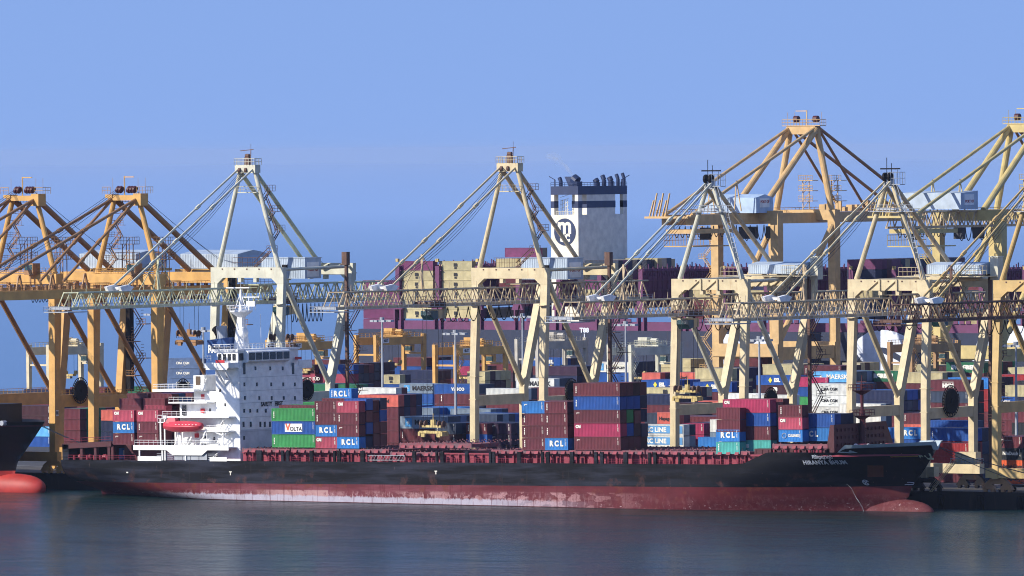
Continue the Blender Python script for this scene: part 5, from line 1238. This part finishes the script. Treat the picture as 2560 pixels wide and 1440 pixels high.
ystack(1126,1021,4,L40,HS,['grey','grey'],'light grey yard stack right of the lamp mast',rows=3,seed=49,pal=['slate','blue','dusty blue'])
ystack(1000,1040,4,L40,HC,['grey','maroon','maroon','maroon'],'grey star-marked yard stack behind the yellow spreader',rows=6,logos=['MAERSK'],seed=50,marks=[0,1],pal=['slate','navy','dusty blue'])
ystack(1087,1057,4,L20,HS,['slate','dark maroon','maroon'],'dark slate yard stack right of the spreader',rows=5,logos=[None,'LINES2'],marks=[1,1],seed=51,pal=['navy','purple'])
ystack(1165,1057,4,L20,HS,['maroon','blue','maroon'],'yard stack left of the cream leg foot',rows=5,seed=52,marks=[1,0],pal=MP)
ystack(1225,1057,4,L20,HS,['purple','purple','purple'],'purple yard stack right of the cream leg foot',rows=5,marks=[3,3],seed=53,pal=['purple','navy'])
ystack(1140,1034,4,L40,HS,['slate','navy'],'slate yard stack above the purple one',rows=5,seed=54,pal=['slate','blue','navy','grey'])
ystack(1215,970,5,L40,HC,['white','maroon'],'white yard stack left of the leaning cream leg',rows=2,seed=55,pal=['slate']); ystack(1290,945,5,L40,HC,['white','white','maroon'],'tall white star-marked yard stack behind the leaning leg',rows=3,logos=['MAERSKW'],seed=56,pal=['purple','slate'])
ystack(1147,915,5,L20,HS,['magenta','purple','maroon'],'magenta yard stack between gantry legs',rows=4,seed=57,pal=MP); ystack(1168,928,5,L20,HS,['cream','cream','maroon'],'cream yard stack behind the cream leg',rows=5,seed=58,pal=['cream','beige','purple'])
ystack(1195,908,5,L40,HS,['maroon','purple','maroon'],'far purple yard stack',rows=4,seed=59,pal=MP); ystack(1330,893,5,L40,HS,['blue','maroon','navy'],'far blue yard stack left of funnel foot',rows=4,seed=60,pal=MP,logos=['ESL'])
ystack(1354,915,5,L40,HS,['purple','navy','navy','maroon'],'dark wide yard block above the tallest ship stack',rows=7,seed=61,pal=['navy','slate','purple'])
ystack(1322,968,5,L40,HS,['maroon','maroon','maroon'],'maroon yard stack behind the reel',rows=4,seed=62,marks=[1,1],pal=MP)
ystack(1484,904,5,L40,HC,['white','blue','maroon'],'white lettered yard stack above the tallest ship stack',rows=6,logos=['MAERSKW'],seed=63,pal=['slate','navy','purple'])
ystack(1640,896,5,L40,HS,['cream','cream','maroon'],'cream yard stack left of the tan leg',rows=3,seed=64,pal=['cream','slate']); ystack(1640,893,5,L20,HS,['light blue'],'far light blue yard container',rows=1,seed=65) if False else None
ystack(1605,931,5,L20,HS,['salmon','slate','navy'],'salmon yard stack left of the white leg',rows=2,seed=66,pal=['slate']); ystack(1647,930,5,L40,HS,['salmon','navy','navy'],'second salmon yard stack behind white leg',rows=3,logos=['HAPAG'],seed=67,pal=['navy','maroon'])
ystack(1603,949,5,L40,HS,['blue','maroon','maroon'],'yard stack with yellow mark left of the white leg',rows=4,logos=['ESL'],seed=68,pal=['blue','navy'])
ystack(1733,954,5,L40,HS,['blue','maroon','maroon'],'yard stack with yellow mark right of the white leg',rows=4,logos=['ESL'],seed=69,pal=['navy','purple','slate'])
ystack(1737,920,5,L40,HC,['cream','cream','maroon'],'tall cream yard stack right of the spreader ropes',rows=6,logos=['MSC'],seed=70,pal=['purple','cream','navy','beige'])
ystack(1614,968,5,L40,HS,['cream','navy','maroon'],'low cream yard stack below the blue one',rows=5,logos=['MSC'],seed=71,pal=['beige','purple','slate'])
ystack(1580,985,5,L40,HS,['navy','maroon','maroon'],'navy yard stack right of the tallest ship stack',rows=3,seed=72,marks=[1,1],pal=['navy','purple'])
ystack(1688,1006,4,L20,HC,['dark maroon','maroon','maroon'],'maroon yard stack under the spreader',rows=3,seed=73,marks=[1,1],pal=MP); ystack(1745,1001,4,L20,HC,['salmon','maroon','maroon'],'small salmon yard stack near the crane reel',rows=2,logos=['HAPAG'],seed=74,pal=['maroon','navy'])
ystack(1612,1032,4,L20,HS,['slate','maroon'],'slate doors yard stack',rows=2,seed=75,pal=['slate']); ystack(1643,1030,4,L20,HC,['salmon','maroon','white'],'short salmon yard stack left of the white leg',rows=2,logos=['HAPAG'],seed=76,pal=['maroon'])
ystack(1600,1060,4,L40,HS,['white','white','white','white'],'white yard stack with blue panels',rows=2,logos=['RCLINE','RCLINE','RCLINE'],seed=77,pal=['grey','slate'])
ystack(1706,1057,4,L20,HS,['magenta','magenta','bright blue','maroon'],'magenta and blue yard stack right of the white leg',rows=4,logos=[None,None,'RCL'],seed=78,marks=[1,1,1],pal=['dark maroon','white','purple'])
ystack(1690,1040,4,L40,HS,['maroon','maroon','maroon'],'yard stack behind the rusty sill beam',rows=4,seed=79,pal=MP)
ystack(1745,1092,3,L20,HS,['bright blue','bright blue','maroon'],'bright blue yard container left of the bow stack',rows=1,seed=80)
ystack(1775,1048,4,L20,HC,['white','grey'],'white yard stack behind the blue container',rows=2,seed=81,pal=['slate'])
ystack(1800,982,5,L40,HC,['white','white'],'white row behind the magenta ship stack',rows=1,seed=82); ystack(1880,986,5,L40,HC,['white','maroon'],'white row right of the magenta ship stack',rows=1,seed=83)
ystack(1810,893,5,L40,HS,['maroon','purple','maroon'],'far maroon yard stack under the far sill beam',rows=4,seed=84,pal=MP); ystack(1906,910,5,L40,HC,['cream','maroon','maroon'],'cream yard stack under the far sill beam',rows=5,logos=['MSC'],seed=85,pal=['purple','navy','cream'])
ystack(1891,938,5,L40,HS,['blue','dark maroon','blue','maroon'],'yard stack with yellow mark behind the lamp mast',rows=3,logos=['ESL','MSCW'],seed=86,pal=['blue','maroon','navy'])
ystack(1975,942,5,L40,HS,['magenta','blue','green'],'magenta yard stack behind the stair mast',rows=4,seed=87,marks=[1],pal=['dark maroon','navy','black'])
ystack(2010,913,5,L40,HC,['maroon','maroon','maroon'],'maroon yard stack left of the giant letter',rows=4,seed=88,marks=[1],pal=MP); ystack(2106,906,5,L20,HS,['beige','cream'],'beige yard stack below the giant letter',rows=4,seed=89,pal=['beige','purple','slate'])
ystack(2033,928,5,L40,HC,['light blue','maroon','maroon'],'light blue star-marked yard stack',rows=6,logos=['MAERSKB'],seed=90,pal=['slate','bright blue','dusty blue'])
ystack(2150,926,5,L40,HC,['dark green','maroon','maroon'],'green lettered yard stack right of the light blue one',rows=2,logos=['EVER'],seed=91,pal=['cream'])
ystack(2259,930,5,L40,HC,['cream','maroon','maroon'],'cream yard stack left of the block-capital stack',rows=4,seed=92,marks=[1],pal=['cream','purple'])
ystack(2225,912,5,L40,HS,['cream','maroon'],'far cream yard stack',rows=5,seed=93,pal=['beige','cream']); ystack(2345,914,5,L20,HS,['dark maroon','maroon'],'small dark yard stack left of the big green one',rows=2,seed=94,marks=[1])
ystack(2023,958,5,L40,HC,['white','white','white','white','grey'],'white yard stack with black curved strokes',rows=5,logos=['CMA','CMA','CMA'],seed=95,pal=['slate','grey','navy'])
ystack(2097,1008,4,L40,HC,['white','white'],'rusty white yard container behind the foremast',rows=2,logos=['CMA'],seed=96,pal=['slate'])
ystack(2140,975,5,L40,HS,['navy','navy'],'navy yard stack right of foremast',rows=5,seed=97,pal=['navy','blue','slate'])
ystack(2366,905,5,L40,HC,['dark green','maroon','bright blue','maroon'],'big green lettered yard stack',rows=7,logos=['EVER'],seed=98,marks=[1,1],pal=['dark green','maroon','dark maroon'])
ystack(2320,949,5,L40,HC,['maroon','slate','maroon','maroon','dark maroon'],'yard stack directly above the reel',rows=3,logos=['HMM'],marks=[1,1,1],seed=99,pal=['black','dark maroon'])
ystack(2370,943,5,L40,HC,['bright blue','red','red'],'blue and red yard stack behind the reel crane',rows=5,seed=100,pal=['maroon','dark maroon']); ystack(2475,936,5,L40,HC,['red','red','maroon'],'red yard stack at the right edge',rows=3,seed=101,pal=['red','maroon'])
ystack(2520,918,5,L40,HS,['cream','beige'],'far cream yard stack at the right edge',rows=4,seed=102,pal=['cream'])
ystack(2536,951,5,L40,HC,['black','yellow','yellow','red'],'black and yellow yard stack at the right edge',rows=3,logos=['SEACO'],marks=[0,1,1],seed=103,pal=['dark maroon'])
ystack(2513,962,5,L20,HC,['cream','navy'],'cream yard stack beside the black one',rows=2,seed=104); ystack(2490,991,4,L20,HC,['blue','maroon'],'blue yard stack right of the tan leg',rows=3,logos=['MTC'],seed=105,pal=['black','navy'])
ystack(2220,1068,4,L40,HS,['bright blue','blue','blue'],'blue yard stack behind the bow crane legs',rows=2,logos=['RCL'],marks=[1],seed=106,pal=['navy']); ystack(2257,1032,4,L20,HS,['maroon','salmon','navy'],'maroon yard stack between the bow crane legs',rows=3,marks=[1],seed=107,pal=['dark maroon','navy'])
ystack(2325,1069,4,L40,HC,['blue','red','red','maroon'],'blue and red yard stack ahead of the bow',rows=3,marks=[1,1],seed=108,pal=['navy','dark maroon']); ystack(2318,1050,4,L40,HC,['blue','blue'],'upper blue yard row ahead of the bow',rows=2,seed=109,pal=['navy'])
ystack(2305,1106,3,L40,HC,['red','red','maroon'],'dark red yard stack under the blue one',rows=2,marks=[1],seed=110,pal=['dark maroon'])
ystack(2497,1090,4,L20,HS,['maroon','black','orange','orange'],'orange-based yard stack at the right edge',rows=3,logos=[None,'NITE','HAPAG','HAPAG'],marks=[3,1,0,0],seed=111,pal=['dark maroon','black'])
ystack(2530,1025,4,L40,HC,['maroon','black','maroon'],'dark maroon stack at the right edge above the orange one',rows=6,seed=112,pal=['dark maroon','black'])
# ---------------- on the far ship
FG='containers stacked on the far ship'
def mstack(u,n,top,cols,desc,rows=1,L=L40,logos=None,ends=None,pal=None,seed=0,Yo=1.8):
    X=W(u,top,MY+Yo)[0]; Z=W(u,top,MY+Yo)[1]
    stack(X,MY+Yo,Z-n*2.92,L,HC,(cols+['plum']*n)[:n],desc,FG,rows=rows,logos=logos,ends=ends,pal=pal,seed=seed)
for s in (0,): pass
mstack(1001,6,652,['plum']+['cream']*5,'the left cream column of the far ship',logos=[None]+['MSC']*5,rows=1)
mstack(1098,6,652,['cream']*6,'the right cream column of the far ship',logos=['MSC']*6,rows=20,ends=[[c] for c in ('maroon','plum','navy','slate','cream','beige','cream','cream','plum','plum','navy','maroon','slate','navy','plum','navy','slate','plum','maroon')],seed=3)
mstack(908,5,700,['plum']*5,'the plum stern column of the far ship',logos=['MSCW'],rows=2)
# far ship: remaining blocks
def mrow(u0,v0,cols,desc,tiers=1,L=L40,body='plum',n=6,seed=0,Yo=1.8):
    X,Z=W(u0,v0,MY+Yo); rr=random.Random(seed)
    for r,c in enumerate(cols):
        for t in range(tiers if r else n):
            cc=c if t==0 else (rr.choice(['plum','navy','maroon','cream','slate','maroon']))
            if r>=0: crate(X,MY+Yo+r*2.5,Z-(t+1)*2.92,L,HC,cc,'%s container, tier %d, row %d of %s'%(cc,t+1,r+1,desc),FG,False,None,0,True,0 if (r==0 and t==0) else 3)
mrow(1262,619,['plum','slate'],'the lone top pair left of the funnel block',tiers=1,n=1,Yo=8)
mrow(1240,646,['cream','cream','plum'],'the row left of the funnel block',tiers=1,n=3,Yo=6,seed=5)
mrow(1462,650,['slate','plum','navy','cream','slate','beige','navy','slate','cream','beige','beige','cream'],'the dark row right of the funnel block',tiers=5,n=6,seed=6,Yo=3)
mrow(1560,645,['cream','beige','slate'],'the cream rows right of the funnel block',tiers=4,n=4,seed=7,Yo=22)
mrow(2118,648,['plum','maroon','plum','plum','navy','cream','navy','plum','slate','navy','maroon','plum','navy','slate','plum','slate','plum','maroon'],'the long block behind the bow cranes',tiers=2,n=6,seed=8,Yo=1.8)
mrow(1760,668,['plum','plum','maroon','plum'],'the plum row behind the tan crane',tiers=3,n=4,seed=9,Yo=20)
mrow(2400,700,['maroon','plum','navy'],'the dark block at the right',tiers=5,n=5,seed=10,Yo=3)
mrow(1830,700,['navy','plum','navy'],'the low dark block right of the tan crane',tiers=4,n=4,seed=11,Yo=3); mrow(1690,700,['navy','plum','navy'],'the low dark block left of the tan crane',tiers=4,n=4,seed=12,Yo=3)
flush()
# ------------------------------------------------ yard gantry cranes
def rtg(u,v,label,m,zt=24.,span=23.5,base=7.2,num='40.5T'):
    X,Y=G(u,v,zt); C=empty('yard_gantry_crane',(X,Y,0),label,'gantry crane','rubber-tyred gantries over the container rows')
    for sx in (0,-base):
        for w in (0,span):
            b=MB(); b.post(sx,w,QZ+1.6,.9,1.1,sx,w,zt,1.0,1.5); b.build('leg',m,C)
        b=MB(); b.box(sx-.6,sx+.6,-.6,span+.6,zt-3.0,zt-.8); b.rail([(sx-.6,0,zt-.8),(sx-.6,span,zt-.8)],1.2,1.7,.07); b.build('girder',m,C)
    b=MB()
    for w in (0,span): b.box(-base,0,w-.35,w+.35,zt-6,zt-5.5); b.box(-base-1,1,w-.6,w+.6,QZ+1.2,QZ+2.4)
    b.build('tie_beam',m,C)
    b=MB()
    for sx in (0,-base):
        for w in (0,span):
            for k in (-.9,.9): b.tube((sx+k,w-.35,QZ+.8),(sx+k,w+.35,QZ+.8),.8,14)
    b.build('tyre',BLK,C)
    b=MB(); ty=span*.62; b.box(-base-.4,.4,ty-2,ty+2.2,zt-.7,zt-.3); b.box(-base+.4,-base+3.4,ty-1.5,ty+1,zt-.3,zt+1.7); b.tube((-2.5,ty-1,zt+.7),(-.5,ty-1,zt+.7),.8,12); b.box(-3,-2,ty,ty+1.6,zt-.3,zt+1.2)
    b.rail([(-base-.4,ty-2,zt-.3),(.4,ty-2,zt-.3),(.4,ty+2.2,zt-.3)],1.2,.8,.07); t=b.build('trolley',m,C)
    b=MB(); b.box(-2,0,ty+2.4,ty+4.4,zt-5.2,zt-3.1); cb=b.build('operator_cab',m,C)
    b=MB(); b.box(-2.05,.05,ty+2.35,ty+3,zt-4.9,zt-3.6); b.build('cab_window',GGL,cb)
    b=MB()
    for x in (-5.5,-2): 
        for w in (ty-.8,ty+.8): b.tube((x,w,zt-.5),(x,w,zt-9),.06,4)
    b.build('hoist_rope',ROPE,C)
    b=MB(); b.box(-base+.5-2.6,-base+.5+3,ty-.6,ty+.6,zt-9.9,zt-9.3) ; b.box(-5,-2.5,ty-.8,ty+.8,zt-9.2,zt-8.6)
    for x in (-5.6,-2): b.tube((x-.3,ty,zt-8.2),(x+.3,ty,zt-8.2),.6,10)
    b.build('spreader',SPR,C)
    if num: 
        b=MB(); b.box(.605,.64,2.5,5.6,zt-2.4,zt-1.1); p=b.build('number_plate',WHT2,C); text(num,(.66,4.05,zt-1.75),1.1,p,.04,.8,INKD,'+X')
    b=MB(); zigzag(b,[(1.2,-1+i%2*2.4,QZ+2+i*2.8) for i in range(7)],.7,.06); b.build('stair',m,C)
    return C
rtg(122,862,'pale yard gantry far left, seen between the yellow legs over the blue sea',mat('ivory_gantry_paint',(206,192,158),.55,wear=.3,wcol=(140,110,80)),num=None)
rtg(720,850,'yellow yard gantry just right of the white bridge block',YEL)
rtg(940,838,'orange yard gantry right of the lift mast with a number plate',YEL)
rtg(1140,862,'orange yard gantry in front of the far ship at mid-photo',YEL)
rtg(1578,862,'white yard gantry in front of the navy hull',PALE,num=None)
rtg(2280,855,'brown yard gantry behind the bow crane legs',mat('brown_gantry_paint',(170,134,92),.55,wear=.5,wcol=(110,80,60)),num=None)
rtg(1345,848,'pale grey yard gantry behind the leaning cream leg',mat('grey_gantry_paint',(178,172,160),.55,wear=.4,wcol=(120,110,100)),num=None)
# lamp masts
for u,v,lab in ((388,784,'tall lamp mast between the yellow legs at the left'),(508,825,'lamp mast just left of the blue funnel'),(955,800,'lamp mast beside the first orange yard gantry'),(1138,832,'dark lamp mast left of the mid-ship cream leg'),(1564,810,'lamp mast left of the white yard gantry'),(1898,848,'lamp mast in front of the far sill beam'),(2540,862,'pale lamp mast near the right edge'),(1306,790,'lamp mast behind the mid-ship portal leg')):
    zt=33.5; X,Y=G(u,v,zt); C=empty('lamp_mast',(X,Y,0),lab,'lamp mast','floodlight masts of the terminal')
    b=MB(); b.tube((0,0,QZ),(0,0,zt-.4),.42,8,r2=.22); b.build('pole',GALV,C)
    b=MB()
    for k in range(8):
        a=2*math.pi*k/8; b.beam((0,0,zt-.2),(2.6*math.cos(a),2.6*math.sin(a),zt-.2),.12); b.box(2.6*math.cos(a)-.5,2.6*math.cos(a)+.5,2.6*math.sin(a)-.4,2.6*math.sin(a)+.4,zt-.5,zt)
    b.tube((0,0,zt-.3),(0,0,zt+.7),.6,8); b.build('floodlight',GALV,C)
# ------------------------------------------------ quay clutter right of the bow
q=MB(); q.box(0,5.2,0,2.2,.0,2.6); o=q.build('electrical_cabin',CREAM); o.location=(94.2,YR-2.9,9.6); tag(o,'cream equipment cabin on the leg of the bow crane','cabin'); q=MB(); q.rail([(-1,-.3,0),(5.6,-.3,0),(5.6,2.4,0)],1.2,.9,.06); q.build('railing',GALV,o)
q=MB(); stair(q,0,0,6.5,6.8,0,.9,.08); o=q.build('access_stair',CREAM); o.location=(88.,YR-3.4,QZ+.1); tag(o,'cream stair leaning up to the equipment cabin of the bow crane','stair')
for i,(x,y,lab) in enumerate(((101,34.6,'white cable drum lying on the quay right of the bow'),)):
    q=MB(); q.tube((0,0,1.5),(0,1.2,1.5),1.5,20); q.tube((0,-.2,1.5),(0,0,1.5),1.75,20); q.tube((0,1.2,1.5),(0,1.4,1.5),1.75,20); o=q.build('cable_drum',GALV); o.scale=(.6,.6,.6); o.location=(x,y-1,QZ); tag(o,lab,'cable drum')
for x in (104,112,120,128,136): q=MB(); q.tube((0,0,0),(0,0,.55),.28,10); q.tube((0,0,.55),(0,0,.75),.42,10); o=q.build('bollard',DARK); o.location=(x,QE+.9,QZ); tag(o,'black mooring bollard on the quay edge right of the bow','bollard','bollards along the quay edge')
def truck(x,y,col,lab):
    C=empty('terminal_tractor',(x,y,QZ),lab,'truck'); C.location=(x,y,QZ)
    b=MB(); b.box(0,2.4,0,2.4,.9,1.3); b.prism([(.2,1.3),(2.2,1.3),(2.2,2.2),(1.9,3.1),(.2,3.1)],'y',.1,1.9); b.build('cab',col,C)
    b=MB(); b.box(-12.4,.0,.2,2.2,1.1,1.45); b.box(-12.4,-12.1,.1,2.3,1.0,1.6); b.build('trailer',DARK,C)
    b=MB(); b.box(2.21,2.25,.3,1.7,2.1,2.8); b.box(.6,1.7,.05,.1,2.1,2.8); b.build('cab_window',GLS,C)
    for k in (1.6,-.6,-10.2,-11.4):
        b=MB()
        for yy in (.1,1.9): b.tube((k,yy,.5),(k,yy+.35,.5),.5,12)
        b.build('wheel',BLK,C)
truck(113,39,mat('tractor_yellow',(206,170,60),.5,wear=.3),'yellow terminal tractor under the crane at the right edge')
# ------------------------------------------------ funnel smoke
def smoke(name,pts,rads,dens,col,ab):
    mb=MB(); n=14; vs=[];fs=[]
    for k,(p,r) in enumerate(zip(pts,rads)):
        for j in range(n):
            a=2*math.pi*j/n; f=1+.25*math.sin(3*a+k*2.1)+.12*math.sin(5*a-k); vs.append((p[0]+r*f*math.cos(a),p[1]+r*f*math.sin(a),p[2]+.35*r*math.sin(2*a+k)))
    for k in range(len(pts)-1):
        for j in range(n): fs.append((k*n+j,k*n+(j+1)%n,(k+1)*n+(j+1)%n,(k+1)*n+j))
    fs+=[tuple(range(n)),tuple(range(len(pts)*n-1,(len(pts)-1)*n-1,-1))]; mb.add(vs,fs)
    m=bpy.data.materials.new(name); m.use_nodes=True; t=m.node_tree; t.nodes.remove(t.nodes['Principled BSDF']); v=t.nodes.new('ShaderNodeVolumePrincipled'); v.inputs['Color'].default_value=col; v.inputs['Absorption Color'].default_value=ab
    nz=t.nodes.new('ShaderNodeTexNoise'); nz.inputs['Scale'].default_value=.35; nz.inputs['Detail'].default_value=4; tc=t.nodes.new('ShaderNodeTexCoord'); t.links.new(tc.outputs['Object'],nz.inputs['Vector'])
    mr=t.nodes.new('ShaderNodeMapRange'); mr.inputs[1].default_value=.42; mr.inputs[2].default_value=.68; mr.inputs[3].default_value=0; mr.inputs[4].default_value=dens; t.links.new(nz.outputs[0],mr.inputs[0]); t.links.new(mr.outputs[0],v.inputs['Density'])
    t.links.new(v.outputs[0],t.nodes['Material Output'].inputs['Volume']); m.cycles.homogeneous_volume=False
    o=mb.build(name,m); tag(o,kind='stuff'); return o
p0=(fxb-4,Fy+3,ztf+3.2); smoke('white_smoke',[(p0[0]-k*.9-(k**1.5)*.1,p0[1]-k*.4,p0[2]+k*1.15) for k in range(7)],[.5,.9,1.3,1.6,1.9,2.1,1.2],.25,(.9,.92,1,1),(.5,.5,.5,1))

# ------------------------------------------------------------------ sea haze: one even volume round everything
def haze(density,col):
    b=MB(); b.box(-30000,30000,-4000,40000,-5,94); m=bpy.data.materials.new('haze_air'); m.use_nodes=True; n=m.node_tree
    n.nodes.remove(n.nodes['Principled BSDF']); v=n.nodes.new('ShaderNodeVolumePrincipled'); v.inputs['Density'].default_value=density; v.inputs['Color'].default_value=col; v.inputs['Anisotropy'].default_value=.0
    n.links.new(v.outputs[0],n.nodes['Material Output'].inputs['Volume']); o=b.build('haze',m); tag(o,kind='stuff')
haze(1.3e-5,(.58,.72,1,1))
